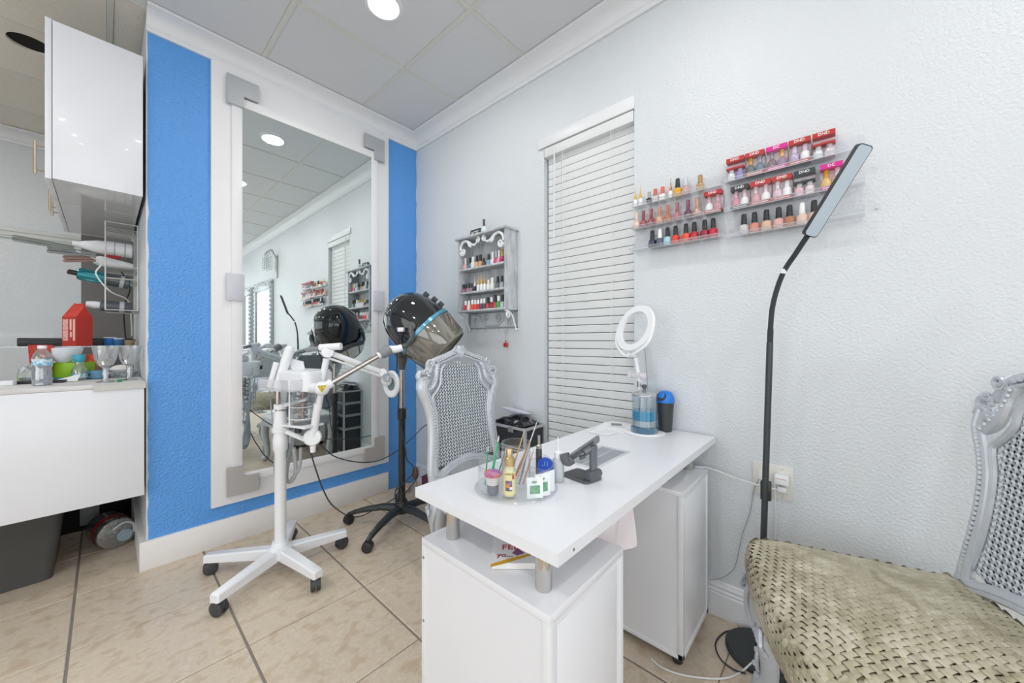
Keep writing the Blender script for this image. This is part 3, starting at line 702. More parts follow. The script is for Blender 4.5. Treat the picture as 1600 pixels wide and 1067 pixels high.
part('bracket_arm', MB().tube([c3+Vector((0, 0, .715)), A(482, 689, 1.84)], .012, 8, flat=.7).lathe([(.038, -.01), (.038, .01)], Matrix.Translation(c3+Vector((0, 0, .712))), 16), white_p, st, True)
# steam arm: joint with warning triangle, chrome arm, grey knob, nozzle
J = A(503, 607, 1.72); K = A(596, 553, 1.86); Nz = A(628, 543, 1.90)
u = (K-J).normalized()
sa = part('steam_arm', MB().tube([J, J.lerp(K, .98)], .0125, 14), mat('arm_chrome_warm', '#c9c2bd', .18, 1), st, True)
part('arm_joint', MB().ball(J, .034, 14).tube([A(484, 606, 1.80), J], .024, 12).tube([J, J+u*.05], .021, 12), white_p, sa, True)
vdir = (CC-J).normalized(); rt = Vector((0, 0, 1)).cross(vdir).normalized(); up_ = vdir.cross(rt)
part('warning_triangle', MB().prism([(-.019, .014), (.019, .014), (0, -.019)], .0012, basis(J+vdir*.0335, rt, up_)), mat('warning_yellow', '#e3c51d', .5), sa, True, smooth=False)
part('warning_outline', MB().tube([J+vdir*.0352+rt*a+up_*b_ for a, b_ in ((-.016, .012), (.016, .012), (0, -.015), (-.016, .012))], .0008, 5).tube([J+vdir*.0352+rt*a+up_*b_ for a, b_ in ((.001, .008), (-.003, .001), (.003, -.001), (-.001, -.008))], .0009, 5), blackp, sa, True)
part('grip_knob', MB().tube([K-u*.006, K+u*.008, K+u*.042, K+u*.05], [.024, .028, .028, .024], 16), grey_p, sa, True)
part('nozzle', MB().tube([K+u*.045, K.lerp(Nz, .75), Nz], [.019, .019, .018], 14).tube([K-u*.02, K-u*.004], .017, 12), white_p, sa, True)
# magnifier arm: clamp joint low, upright tube, elbow, forearm, round magnifier head
B0, B1, B2, B3 = A(489, 683, 1.84), A(512, 550, 1.84), A(598, 582, 2.02), A(604, 592, 2.02)
ma = part('magnifier_arm', MB().tube([B0, A(497, 630, 1.84)], .019, 10).tube([A(497, 640, 1.84), A(510, 560, 1.84)], .0155, 10).tube([B1, B2], .0145, 10).tube([B1+Vector((0, 0, -.028)), B2+Vector((0, 0, -.024))], .006, 8), white_p, st, True)
part('arm_elbow', MB().lathe([(.027, -.018), (.03, -.01), (.03, .01), (.027, .018)], align(B1, vdir), 18).lathe([(.012, -.022), (.012, .022)], align(B1, vdir), 12), white_p, ma, True)
part('arm_elbow', MB().lathe([(.036, -.018), (.042, -.01), (.042, .01), (.036, .018)], align(B0+Vector((-.002, 0, .0)), vdir), 18).tube([B0, B0+Vector((0, 0, -.075))], [.018, .012], 10), white_p, ma, True)
part('arm_elbow', MB().lathe([(.02, -.016), (.024, 0), (.02, .016)], align(B2, vdir), 16), white_p, ma, True)
part('arm_elbow_knob', MB().tube([A(479, 547, 1.84), A(500, 544, 1.84)], .0115, 12), grey_p, ma, True)
part('elbow_handle', MB().tube([A(500, 543, 1.84), A(533, 541, 1.84)], [.017, .018], 14), white_p, ma, True)
Hc = A(612, 600, 2.03); hv = (CF*-.8+CR*-.45).normalized()
Mg = align(Hc, hv) @ Matrix.Diagonal((.62, .66, .8, 1))
mg = part('magnifier_head', MB().lathe([(.052, -.004), (.10, -.012), (.108, -.004), (.108, .006), (.098, .014), (.052, .006)], Mg @ Matrix.Rotation(0, 4, 'Z'), 28, cap0=False, cap1=False, sx=.9, sy=1.05).ball(B3+Vector((0, 0, -.01)), .03, 10), mat('magnifier_white', '#e3e6e9', .4), st, True)
part('magnifier_lens', MB().lathe([(.053, -.002), (.053, .003)], Mg, 24, sx=.9, sy=1.05), mat('lens_dark_teal', '#5d7a7a', .08, coat=.5), mg, True)
part('hinge_boss', MB().lathe([(.020, -.012), (.024, -.007), (.024, .007), (.02, .012)], align(A(604, 590, 1.99), hv), 16), clear('boss_clear', '#eef2f3', .25, .08, .4), mg, True)
# treatment wands standing in the tray and hoses
part('treatment_wand', MB().tube([A(432, 606, 1.83), A(452, 548, 1.85)], [.02, .024], 14).ball(A(452, 547, 1.85), .024, 10), white_p, st, True)
part('treatment_wand', MB().tube([A(420, 605, 1.80), A(432, 566, 1.82)], [.010, .013], 12), white_p, st, True)
part('steam_hose', MB().tube(spline([A(459, 700, 1.90), A(462, 735, 1.92), A(455, 752, 1.92), A(447, 745, 1.92), A(455, 700, 1.93), A(470, 640, 1.93)], 8), .010, 8).tube(spline([A(470, 700, 1.9), A(468, 730, 1.92), A(456, 748, 1.93)], 8), .008, 8), mat('hose_grey', '#a9adb1', .5), st, True)
rb = MB()
for k in range(9): rb.tube([A(452+k*2.6, 560+k*.6, 1.88+.002*k), A(458+k*2.4, 580+k*.6, 1.87)], .004, 6)
part('comb_attachment', rb, white_p, st, True)
cb_ = mat('cable_grey', '#9a9da2', .5); cbk = mat('cable_black', '#35373c', .5)
part('thin_hose', MB().tube(spline([A(421, 608, 1.84), A(424, 640, 1.85), A(430, 700, 1.86), A(431, 760, 1.90), A(434, 740, 1.9)], 8), .003, 6).tube(spline([A(426, 608, 1.84), A(440, 650, 1.95), A(428, 720, 1.95), A(432, 757, 1.9)], 8), .0025, 6), cb_, st, True)
def cable(name, pts, r, m, label, n=8, cat='cable'):
    P = spline(pts, n); return solo(name, MB().tube(P, r, 6), m, label, cat, loc=P[0])
cable('power_cable', [A(484, 702, 1.84), A(494, 735, 1.85), A(505, 765, 1.9), A(520, 790, 2.0), at(545, 806, z=.03), at(565, 806, z=.012), at(585, 796, z=.03), at(606, 785, z=.07), at(628, 770, z=.12)], .0035, cbk, 'black power cable drooping from the white steamer down to the dryer base')
cable('power_cable', [A(490, 686, 1.85), A(505, 699, 1.9), A(525, 714, 2.0), A(560, 722, 2.2), A(590, 720, 2.35), A(615, 708, 2.55), A(640, 688, 2.75), at(668, 664, x=1.735), at(672, 700, x=1.735), at(676, 728, x=1.735)], .0035, cbk, 'black power cable swinging from steamer past dryer pole to right wall')

# ============================================================ HOODED HAIR DRYER
HX, HY = 1.274, 2.095
hdry = thing('hood_hair_dryer', 'black hooded hair dryer with smoked visor on a rolling stand', 'hair dryer', (HX, HY, 0))
part('hub', MB().lathe([(.05, .075), (.052, .09), (.04, .125), (.03, .15)], Matrix.Translation((HX, HY, 0)), 16), blackp, hdry, True)
for k in range(5):
    a = math.radians(132+72*k+2); L = .335; d = Vector((math.cos(a), math.sin(a), 0)); q = Vector((-d.y, d.x, 0))
    lg = MB(); O = Vector((HX, HY, 0)); vs = []; st_ = [(.03, .030, .075, .125), (.12, .027, .085, .128), (.22, .022, .075, .112), (.30, .018, .06, .09), (.335, .014, .045, .075), (.345, .012, .045, .07)]
    for xx, hw, z0, z1 in st_:
        for t in range(8):
            an = 2*PI*t/8; vs.append(O+d*xx+q*(hw*math.cos(an))+Vector((0, 0, (z0+z1)/2+(z1-z0)/2*math.sin(an))))
    m_ = len(st_); lg.add(vs, [(i*8+j, i*8+(j+1) % 8, (i+1)*8+(j+1) % 8, (i+1)*8+j) for i in range(m_-1) for j in range(8)]+[tuple(range(7, -1, -1)), tuple(range((m_-1)*8, m_*8))])
    lp = part('leg', lg, mat('dryer_leg', '#2e3133', .35), hdry, True)
    part('castor', castor(MB(), (HX+d.x*L, HY+d.y*L, 0), a+1+k*.9, .029), blackp, lp, True)
part('lower_tube', MB().lathe([(.022, .12), (.022, .66), (.028, .665), (.028, .73), (.02, .735)], Matrix.Translation((HX, HY, 0)), 18), mat('tube_black', '#2b2b29', .25), hdry, True)
part('upper_tube', MB().lathe([(.0145, .73), (.0145, 1.02)], Matrix.Translation((HX, HY, 0)), 16), mat('tube_copper_chrome', '#c4b4a8', .2, 1), hdry, True)
ad = (CR*math.cos(math.radians(43))+Vector((0, 0, -math.sin(math.radians(43))))).normalized()
HCc = A(665, 519, 2.33); Mhd = align(HCc, ad)
hood = part('hood_shell', MB().lathe([(.004, -.287), (.05, -.280), (.10, -.258), (.14, -.222), (.168, -.17), (.183, -.11), (.19, -.05), (.192, -.006)], Mhd, 40, cap1=False), gloss_black, hdry, True, angle=60)
part('inner_shell', MB().lathe([(.06, -.20), (.15, -.14), (.18, -.03)], Mhd, 24, cap1=False), darkgrey, hood, True)
part('blue_ring', MB().lathe([(.190, -.012), (.1965, -.010), (.1965, .010), (.190, .012)], Mhd, 48, cap0=False, cap1=False), mat('ring_blue', '#5fa6c4', .2, .2, coat=.4), hood, True)
vz = MB().lathe([(.188, .012), (.186, .04), (.168, .16), (.160, .175), (.155, .176)], Mhd, 40, cap0=False, cap1=False)
vis = part('visor', vz, smoke, hdry, True, angle=60)
vr = MB()
for k in range(10):
    a = 2*PI*k/10+.2; vr.tube([Mhd @ Vector((r_*math.cos(a), r_*math.sin(a), z_)) for r_, z_ in ((.189, .02), (.18, .08), (.170, .16))], .004, 6)
part('visor_rib', vr, mat('rib_taupe', '#6b695f', .35), vis, True)
part('visor_rim', MB().lathe([(.165, .168), (.166, .172), (.158, .18), (.154, .176)], Mhd, 40, cap0=False, cap1=False), mat('rim_taupe', '#8b897d', .25), vis, True)
for a0, z_ in ((1.35, -.16), (1.45, -.10), (1.5, -.05)):
    rr_ = {-.16: .172, -.10: .186, -.05: .191}[z_]
    for sgn in (1,):
        upn = (Vector((0, 0, 1))-ad*ad.z).normalized(); p = HCc+ad*z_+upn*rr_
        part('control_knob', MB().box(-.016, .016, -.012, .012, -.006, .02, bev=.003, M=basis(p, ad, ad.cross(upn)) @ Matrix.Rotation(PI if basis(p, ad, ad.cross(upn)).col[2].to_3d().dot(upn) < 0 else 0, 4, 'X')), darkgrey, hood, True)
vd2 = (CC-HCc).normalized(); sd = ad.cross(Vector((0, 0, 1))).normalized()
sd = sd if sd.dot(vd2) > 0 else -sd
yk = MB(); base_ = Vector((HX, HY, 1.03))
for s in (1, -1):
    pv = HCc+ad*-.045+sd*s*.198
    yk.tube(spline([base_+Vector((0, 0, .035)), base_.lerp(pv, .35)+Vector((0, 0, .02))+sd*s*.055-ad*-.0, pv+Vector((0, 0, -.09))-ad*.0+sd*s*.012, pv+sd*s*.008], 6), [.028]*6+[.024]*6+[.020]*6+[.016], 10, flat=.6)
    yk.lathe([(.024, -.008), (.026, 0), (.022, .012)], align(pv, sd*s), 16)
part('yoke', yk, mat('yoke_grey', '#5c5a58', .38), hdry, True)
part('holder_cone', MB().lathe([(.02, -.02), (.022, .0), (.036, .055), (.05, .085), (.045, .10)], Matrix.Translation((HX, HY, 1.0)), 16), mat('yoke_grey', '#3d3b3a'), hdry, True)
part('junction_box', MB().box(-.017, .017, -.012, .012, -.02, .02, bev=.003, M=basis(A(627, 515, 2.13), CR, (0, 0, 1))), white_p, hdry, True)
part('dryer_cord', MB().tube(spline([A(627, 517, 2.13), A(622, 540, 2.18), A(620, 575, 2.25), A(623, 620, 2.27), A(622, 645, 2.28), A(628, 672, 2.30), A(633, 700, 2.30), A(636, 718, 2.31), A(645, 728, 2.32), A(646, 738, 2.33), A(634, 752, 2.33), A(620, 765, 2.33), A(618, 775, 2.33), A(634, 768, 2.33), A(650, 750, 2.36)], 8), .0035, 6), cbk, hdry, True)
part('cord_coil', MB().tube([HCc.lerp(Vector((HX, HY, .2)), 1)*0+Vector((HX-.045+.0*t, HY-.03, .20))+Vector((0.02*math.cos(t*.7), .015*math.sin(t*.7), .055*math.sin(t*.7+.5))) for t in range(28)], .0035, 6), cbk, hdry, True)

# ============================================================ FLOOR LED LAMP
lp_ = thing('led_floor_lamp', 'black gooseneck floor lamp with long flat LED head against right wall', 'lamp', (1.625, .225, 0))
part('weighted_base', MB().lathe([(.112, 0), (.115, .004), (.115, .014), (.108, .02)], Matrix.Translation((1.625, .225, 0)), 40), mat('base_black', '#33383b', .45, bump=.2, bscale=600), lp_, True)
P0 = Vector((1.625, .228, .018)); P1 = at(1203, 535, x=1.605)
part('pole', MB().tube([P0, P1], .0105, 12).tube([P0, P0+Vector((0, 0, .03))], .016, 12), mat('pole_black', '#44484b', .35, .3), lp_, True)
G = spline([P1, at(1207, 480, x=1.60), at(1222, 430, x=1.585), at(1244, 395, x=1.56), at(1262, 368, x=1.535)], 8)
part('gooseneck', MB().tube(G, [.0098]*4+[.0085]*(len(G)-4), 10), mat('gooseneck_black', '#3a3f42', .5, bump=.8, bscale=900), lp_, True)
h0 = at(1263, 369, x=1.53); h1 = at(1352, 226, d=1.075); hx_ = (h1-h0).normalized()
fnorm = (Vector((-.68, -.36, -.46))); fnorm = (fnorm-hx_*fnorm.dot(hx_)).normalized(); hy_ = fnorm.cross(hx_).normalized()
Mh2 = basis(h0.lerp(h1, .5), hx_, hy_); LH = (h1-h0).length/2
nrm_ = Mh2.col[2].to_3d()
R2 = rrect(LH, .021, .010, 4)
hdl = part('lamp_head', MB().prism(R2, .016, Mh2 @ Matrix.Translation((0, 0, -.008))), mat('head_black', '#2c3135', .35), lp_, True)
zf = .0082 if nrm_.dot(fnorm) > 0 else -.0092
part('diffuser', MB().prism([(x*.98, y*.90) for x, y in R2], .001, Mh2 @ Matrix.Translation((0, 0, zf))), mat('diffuser_grey', '#b3c1cd', .35), hdl, True)
part('white_tape', MB().tube([at(1223, 427, x=1.583), at(1225, 420, x=1.581)], .011, 10), white_p, lp_, True)
part('power_adapter', MB().box(-.016, .016, -.013, .013, -.034, .034, bev=.003, M=basis(at(1194, 767, x=1.61)+Vector((.012, -.004, 0)), (0, -1, 0), (1, 0, 0)) @ Matrix.Identity(4)), blackp, lp_, True)
cable('lamp_cord', [at(1178, 985, z=.004), at(1150, 985, z=.004), at(1132, 988, z=.004), at(1118, 1005, z=.004), at(1125, 1028, z=.004), at(1145, 1045, z=.004), at(1165, 1052, z=.004)], .0028, cbk, 'thin black cord looped on the floor round the round lamp base')

# ============================================================ RING LIGHT
rl = thing('ring_light', 'white ring light on slim white stand at back corner of the desk', 'ring light', (1.66, .72, TZ))
def A2(px, py, x): return at(px, py, x=x)
rb0 = Vector((1.665, .715, TZ)); rtop = A2(992, 556, 1.63)
part('stand_base', MB().lathe([(.05, 0), (.05, .006), (.012, .010)], Matrix.Translation(rb0), 20), white_p, rl, True)
part('stand_pole', MB().tube([rb0+Vector((0, 0, .008)), A2(1000, 598, 1.64)], .009, 10).tube([A2(1000, 598, 1.64), rtop], .0095, 10), white_p, rl, True)
part('pole_band', MB().tube([A2(992, 559, 1.63), A2(992, 557, 1.63)], .0105, 10).tube([A2(999, 604, 1.64), A2(999, 596, 1.64)], .011, 10), steel, rl, True)
rc = A2(992, 513, 1.62); rn = Vector((-.88, .36, .32)).normalized()
nR = 40; e_u = Vector((0, 0, 1)).cross(rn).normalized(); e_v = rn.cross(e_u)
vs = []; Ro, Ri = .108, .080
for k in range(nR):
    a = 2*PI*k/nR; c, s = math.cos(a), math.sin(a)
    for r_, h in ((Ri, .008), (Ro, .008), (Ro+.004, 0), (Ro, -.010), (Ri, -.010), (Ri-.003, 0)): vs.append(rc+(e_u*c+e_v*s)*r_+rn*h)
rg = part('light_ring', MB().add(vs, [(k*6+j, k*6+(j+1) % 6, ((k+1) % nR)*6+(j+1) % 6, ((k+1) % nR)*6+j) for k in range(nR) for j in range(6)]), white_p, rl, True)
part('ring_yoke', MB().tube(spline([rc-e_u*.11-e_v*.0, rc-e_u*.095-e_v*.075, rc-e_v*.13-e_u*.02, rtop], 6), .006, 8).tube(spline([rc+e_u*.11, rc+e_u*.095-e_v*.075, rc-e_v*.13+e_u*.02, rtop], 6), .006, 8).tube([rc-e_v*.125, rtop], .008, 8), white_p, rl, True)
cl0 = A2(1000, 586, 1.635)
part('phone_clamp', MB().box(-.055, .03, -.012, .012, -.010, .010, bev=.003, M=basis(cl0, -rn.cross(Vector((0, 0, 1))), (0, 0, 1))).box(-.062, -.045, -.016, .016, -.02, .02, bev=.004, M=basis(cl0, -rn.cross(Vector((0, 0, 1))), (0, 0, 1))).ball(cl0+Vector((-.012, -.01, 0)), .009, 8), mat('clamp_white_rosy', '#e3dfe4', .4), rl, True)
ring_cord = cable('power_cable', [A2(1010, 540, 1.66), A2(1006, 530, 1.70), A2(1010, 575, 1.73), A2(1012, 610, 1.735)], .0015, cb_, 'thin grey cord hanging from the white ring light against the wall')

# ============================================================ ITEMS ON THE DESK
jr = thing('disinfectant_jar', 'clear glass jar of blue disinfectant with chrome knob lid on the desk', 'jar', (1.605, .655, TZ+.003))
part('glass_body', MB().lathe([(.03, .0), (.053, .002), (.056, .010), (.056, .022), (.053, .03), (.0525, .155), (.049, .165)], None, 32, cap1=False), clear('jar_glass', '#f2f8fa', .1, .02), jr)
part('foot_ring', MB().lathe([(.050, .001), (.058, .003), (.058, .02), (.053, .026)], None, 32), clear('jar_foot', '#6fb3d0', .15, .04, .6, '#3f7fa3'), jr)
part('blue_liquid', MB().lathe([(.0515, .055), (.0515, .095)], None, 32), mat('barbicide_blue', '#0c87b0', .08, coat=.4), jr)
part('clear_basket', MB().lathe([(.0495, .028), (.0495, .054)], None, 32), clear('jar_water', '#cfe8ef', .2, .04, .45, '#dfe9ec'), jr)
part('lift_rod', MB().tube([(0, 0, .03), (0, 0, .19)], .0025, 6).tube([(.02, 0, .03), (.02, 0, .15)], .0015, 6), steel, jr)
part('lid', MB().lathe([(.0535, .158), (.0545, .163), (.052, .170), (.03, .180), (.008, .184)], None, 28), clear('lid_chrome', '#d5d9dc', .5, .06, .5, '#bfc4c8'), jr)
part('lid_knob', MB().lathe([(.007, .183), (.006, .19), (.011, .198), (.011, .206), (.006, .209)], None, 14), mat('knob_dark_steel', '#6f7377', .25, .9), jr)
solo('round_mat', MB().lathe([(.085, TZ), (.087, TZ+.0015), (.085, TZ+.003)], Matrix.Translation((1.605, .655, 0)), 40), mat('mat_white', '#eef0f3', .4), 'thin round white mat under the blue disinfectant jar', 'mat', loc=(1.605, .655, TZ))
bn = thing('mini_waste_bin', 'small dark grey bin with a blue domed lid beside the ring light', 'bin', (1.69, .594, TZ))
part('bin_body', MB().lathe([(.026, 0), (.028, .004), (.036, .125), (.037, .135)], None, 24), darkgrey, bn)
part('blue_lid', MB().lathe([(.039, .130), (.040, .138), (.037, .158), (.026, .175), (.01, .182)], None, 24), mat('lid_blue', '#1f78d6', .3), bn)
part('swing_flap', MB().lathe([(.022, 0), (.022, .003)], align((-.029, .006, .158), (-.8, .2, .5)), 20), darkgrey, bn)
# papers
def sheet(cx, cy, w_, h_, a, z, m, label, grp='loose papers on the desk'):
    b = MB().box(-w_/2, w_/2, -h_/2, h_/2, 0, .0006); o = link('paper_sheet', b.mesh('paper_sheet', m, False)); o.location = (cx, cy, z); o.rotation_euler = (0, 0, a); return tag(o, label, 'paper', grp)
pw = mat('paper_white', '#eff1f4', .7); pg_ = mat('paper_greyprint', '#8f9498', .7)
sheet(1.60, .80, .2, .13, .25, TZ+.0003, pw, 'white printed sheet by the blind, lowest of the desk papers')
s2 = sheet(1.50, .79, .13, .10, -.1, TZ+.0012, pw, 'small white slip on top of the printed sheets beside the blind')
s3 = sheet(1.66, .81, .10, .08, .5, TZ+.0020, pw, 'card with a grey printed corner nearest the window sill')
link('print_block', MB().box(-.03, .02, -.02, .03, .0006, .0009).mesh('print_block', pg_, False), s3)
for i in range(5): link('print_line', MB().box(-.05, .045-.01*(i % 2), -.035+.013*i, -.033+.013*i, .0006, .0008).mesh('print_line', mat('print_grey', '#b4b8bd', .7), False), s2)
# phone stand
ph = thing('phone_stand', 'folding dark grey phone stand on the white desk beside the vent', 'phone stand', (.93, .60, TZ))
pbm = mat('stand_grey', '#5d6165', .4, .2)
q0 = at(876, 742, z=TZ+.002); q1 = at(916, 757, z=TZ+.002); q2 = at(938, 745, z=TZ+.002)
ex = (q1-q0).normalized(); ey = Vector((-ex.y, ex.x, 0)); W_ = max(.06, abs((q2-q1).dot(ey)))
cen = (q0+q1)/2+ey*(W_*.5); hl = (q1-q0).length/2
Mp = basis((cen.x, cen.y, TZ), ex, ey)
bp_ = part('base_plate', MB().prism(rrect(hl, W_*.5, .012, 4), .007, Mp), pbm, ph, True)
part('rubber_pad', MB().prism(rrect(hl*.82, W_*.4, .008, 4), .001, Mp @ Matrix.Translation((-.004, 0, .007))), darkgrey, bp_, True)
pz = at(921, 752, z=TZ+.004)+ey*.018
part('hinge_block', MB().box(-.016, .012, -.024, .024, .003, .034, bev=.005, M=basis((pz.x, pz.y, TZ), ex, ey)).lathe([(.011, -.028), (.011, .028)], align((pz.x, pz.y, TZ+.02), ey), 14), pbm, ph, True)
ptop = at(921, 697, d=(pz-CC).dot(CF))
part('upright', MB().box(-.006, .006, -.012, .012, 0, (ptop.z-TZ-.01), bev=.0015, M=basis((pz.x, pz.y, TZ+.012), ex, ey)), mat('upright_grey', '#74787c', .35, .3), ph, True)
dd = (ptop-CC).dot(CF)
c1, c2 = A(893, 716, dd-.01), A(937, 686, dd+.01); cx_ = (c2-c1).normalized(); cyv = (ey-cx_*ey.dot(cx_)).normalized()
Mc = basis(c1.lerp(c2, .5), cx_, cyv)
part('cradle', MB().prism(rrect((c2-c1).length/2, .022, .008, 4), .006, Mc).box(-.012, .012, -.012, .012, -.016, .001, bev=.003, M=Mc), mat('upright_grey', '#74787c'), ph, True)
part('cradle_lip', MB().tube(spline([c1+cyv*0, A(888, 720, dd-.012), A(884, 717, dd-.013), A(882, 709, dd-.013)], 5), .007, 8, flat=2.2).tube([A(905, 716, dd), A(914, 712, dd)], .006, 8), pbm, ph, True)

# organiser
OX, OY = .762, .672; zt_ = TZ
og = thing('acrylic_organiser', 'round clear acrylic organiser with compartments on the near desk end', 'organiser', (OX, OY, zt_))
ob = MB(); ob.lathe([(.112, 0.0005), (.114, .003), (.112, .006), (.002, .006)], None, 48, cap0=False, cap1=False)
part('turntable', ob, acryl, og)
part('outer_wall', MB().lathe([(.104, .006), (.104, .070)], None, 48, cap0=False, cap1=False), acryl, og)
part('wall_rim', MB().lathe([(.1045, .0695), (.1045, .071), (.102, .071), (.102, .0695)], None, 48, cap0=False, cap1=False), acryl, og)
for k in range(5):
    a = 2*PI*k/5+math.radians(201); part('divider', MB().add([rz(a) @ Vector(q) for q in ((.042, 0, .006), (.102, 0, .006), (.102, 0, .068), (.042, 0, .068))], [(0, 1, 2, 3)]).tube([rz(a) @ Vector((.042, 0, .068)), rz(a) @ Vector((.102, 0, .068))], .0011, 6), acryl, og, smooth=False)
part('centre_cup', MB().lathe([(.040, .006), (.040, .125)], Matrix.Translation((0, 0, 0)), 36, cap0=False, cap1=False).lathe([(.0402, .124), (.0402, .1255), (.037, .1255), (.037, .124)], None, 36, cap0=False, cap1=False), acryl, og)
def onO(px, py, z=TZ+.007): p = at(px, py, z=z); return p
# pump bottle
pp = onO(796, 774)
pbt = thing('hand_oil_bottle', 'slim yellow-labelled bottle with gold pump cap in the organiser', 'bottle', pp)
part('bottle_body', MB().lathe([(.0125, 0), (.0155, .002), (.0155, .068), (.012, .074), (.010, .078)], None, 24), clear('oil_clear', '#f4eec9', .2, .05, .75, '#ece7b5'), pbt)
part('yellow_label', MB().lathe([(.0158, .006), (.0158, .064)], None, 24, cap0=False, cap1=False), mat('label_yellow', '#ece3a0', .5), pbt)
fd = (Vector((0, 0, 1.16))-pp); fd.z = 0; fd.normalize(); fr_ = Vector((0, 0, 1)).cross(fd)
def onlabel(du, z, r=.016): 
    a = du/r; n_ = (fd*math.cos(a)+fr_*math.sin(a)); return n_*r+Vector((0, 0, z)), n_, Vector((0, 0, 1)).cross(n_)
def patch(name, du, z, w_, h_, m, parent, r=.016):
    vs = []; K_ = 4
    for k in range(K_+1):
        p, n_, _ = onlabel(du-w_/2+w_*k/K_, z, r); vs += [p+Vector((0, 0, -h_/2)), p+Vector((0, 0, h_/2))]
    return part(name, MB().add(vs, [(2*k, 2*k+2, 2*k+3, 2*k+1) for k in range(K_)]), m, parent)
for nm, du, z, w_, h_, c in (('floral_panel', -.002, .030, .018, .026, '#6c4c6b'), ('floral_panel', -.004, .031, .009, .010, '#e08a22'), ('floral_panel', .004, .024, .007, .007, '#efe9f2'), ('floral_panel', .003, .037, .006, .008, '#7f6bb0'), ('floral_panel', -.004, .021, .007, .004, '#3f3a6a'), ('red_seal', .0105, .052, .007, .011, '#c9322d')):
    patch(nm, du, z, w_, h_, mat('label_'+c[1:], c, .5), pbt, .0161 if w_ > .01 else .0163)
p, n_, t_ = onlabel(0, .060, .0165); lettering('YARDLEY', .0065, mat('print_olive', '#6e5d1f', .5), pbt, basis(p, t_, (0, 0, 1)))
part('gold_pump', MB().lathe([(.0125, .078), (.0130, .080), (.0130, .098), (.0085, .100), (.0085, .118), (.0075, .121)], None, 24), mat('gold_cap', '#cfb68c', .28, .8), pbt)
# small pot with coloured lid
q = onO(770, 769)
pt_ = thing('glitter_pot', 'frosted cup with charcoal base and swirled red-purple lid in organiser', 'pot', q)
part('charcoal_base', MB().lathe([(.0135, 0), (.015, .001), (.0155, .022)], None, 20), mat('base_slate', '#5f6974', .5), pt_)
part('frosted_cup', MB().lathe([(.0155, .022), (.0185, .034), (.0205, .044)], None, 20), mat('frost_white', '#dfd9dc', .4), pt_)
part('swirled_lid', MB().lathe([(.022, .044), (.0235, .047), (.0235, .052), (.015, .057), (.004, .058)], None, 24), ramp_mat('lid_swirl', [(.35, '#e2402a'), (.48, '#e8743a'), (.55, '#8f7cc4'), (.65, '#d2355c')], scale=38, rough=.35, detail=1), pt_)
# foil sachets
def packet(px, py, a, tilt, w_, h_, label, dy=0, green=True):
    p = onO(px, py); t = thing('foil_sachet', label, 'sachet', p+Vector((0, 0, .001)), a, 'foil sachets in the organiser')
    M_ = Matrix.Rotation(tilt, 4, 'X')
    part('sachet_body', MB().box(-w_/2, w_/2, -.002, .002, 0, h_, bev=.0015, M=M_), mat('sachet_white', '#e9eeee', .35), t)
    if green:
        part('green_panel', MB().box(-w_*.32, w_*.3, -.0026, -.002, h_*.22, h_*.62, M=M_), ramp_mat('sachet_green', [(.4, '#5a8f6c'), (.6, '#83b391')], scale=300) if 'sachet_green' not in MATS else MATS['sachet_green'], t, smooth=False)
        part('oval_logo', MB().lathe([(.001, 0), (w_*.17, 0)], M_ @ Matrix.Translation((-.002, -.0026, h_*.78)) @ Matrix.Rotation(PI/2, 4, 'X'), 20, sy=.45, cap0=False, cap1=False), mat('logo_green', '#7fa98e', .5), t)
    return t
av = math.atan2(.743, -.669)  # facing camera
fa = math.radians(-42)
packet(836, 779, fa+.05, -.05, .042, .052, 'white and green foil sachet facing the front of the organiser')
packet(848, 776, fa+.35, -.02, .045, .058, 'white foil sachet tucked behind the front green one', green=True)
packet(858, 770, fa+.6, 0, .040, .056, 'plain white foil sachet standing at the right of the organiser', green=False)
# blue file
q = onO(852, 752)
bf = thing('nail_brush', 'round-topped blue plastic nail brush standing in the organiser', 'brush', q, fa)
part('blue_shell', MB().prism([(.0215*math.cos(t), .048+.019*math.sin(t)) for t in [PI*k/12 for k in range(13)]]+[(-.0215, .0), (.0215, .0)], .010, basis((0, .005, 0), (1, 0, 0), (0, 0, 1))), mat('brush_blue', '#1f50b8', .35), bf)
part('light_stroke', MB().box(-.004, -.002, -.0058, -.005, .046, .058).box(.004, .006, -.0058, -.005, .044, .058).box(-.010, -.008, -.0058, -.005, .044, .05), mat('stroke_blue', '#7f9fe0', .4), bf, smooth=False)
# squeeze bottle
q = onO(872, 748); q = Vector((q.x, q.y, TZ)) 
sq = thing('squeeze_bottle', 'frosted squeeze bottle with long needle nozzle behind the organiser', 'bottle', q)
part('bottle_body', MB().lathe([(.0155, 0), (.0175, .002), (.0175, .052), (.016, .062), (.010, .070)], None, 24), clear('frosted', '#e9eef0', .12, .25, .55, '#dfe4e6'), sq)
part('white_cap', MB().lathe([(.0115, .068), (.0115, .084), (.006, .087)], None, 20), white_p, sq)
part('nozzle', MB().lathe([(.004, .086), (.003, .10), (.0012, .128)], None, 12), white_p, sq)
# black marker
q = onO(842, 748)
mk = thing('black_marker', 'black tube of liner standing upright in the organiser beside centre cup', 'tube', Vector((q.x, q.y, TZ+.007)))
part('barrel', MB().lathe([(.009, 0), (.009, .085), (.008, .088)], None, 16), mat('tube_charcoal', '#3b3d42', .3), mk)
part('silver_tip', MB().lathe([(.008, .088), (.0085, .091), (.0085, .096), (.004, .099), (.004, .125)], None, 14), steel, mk)
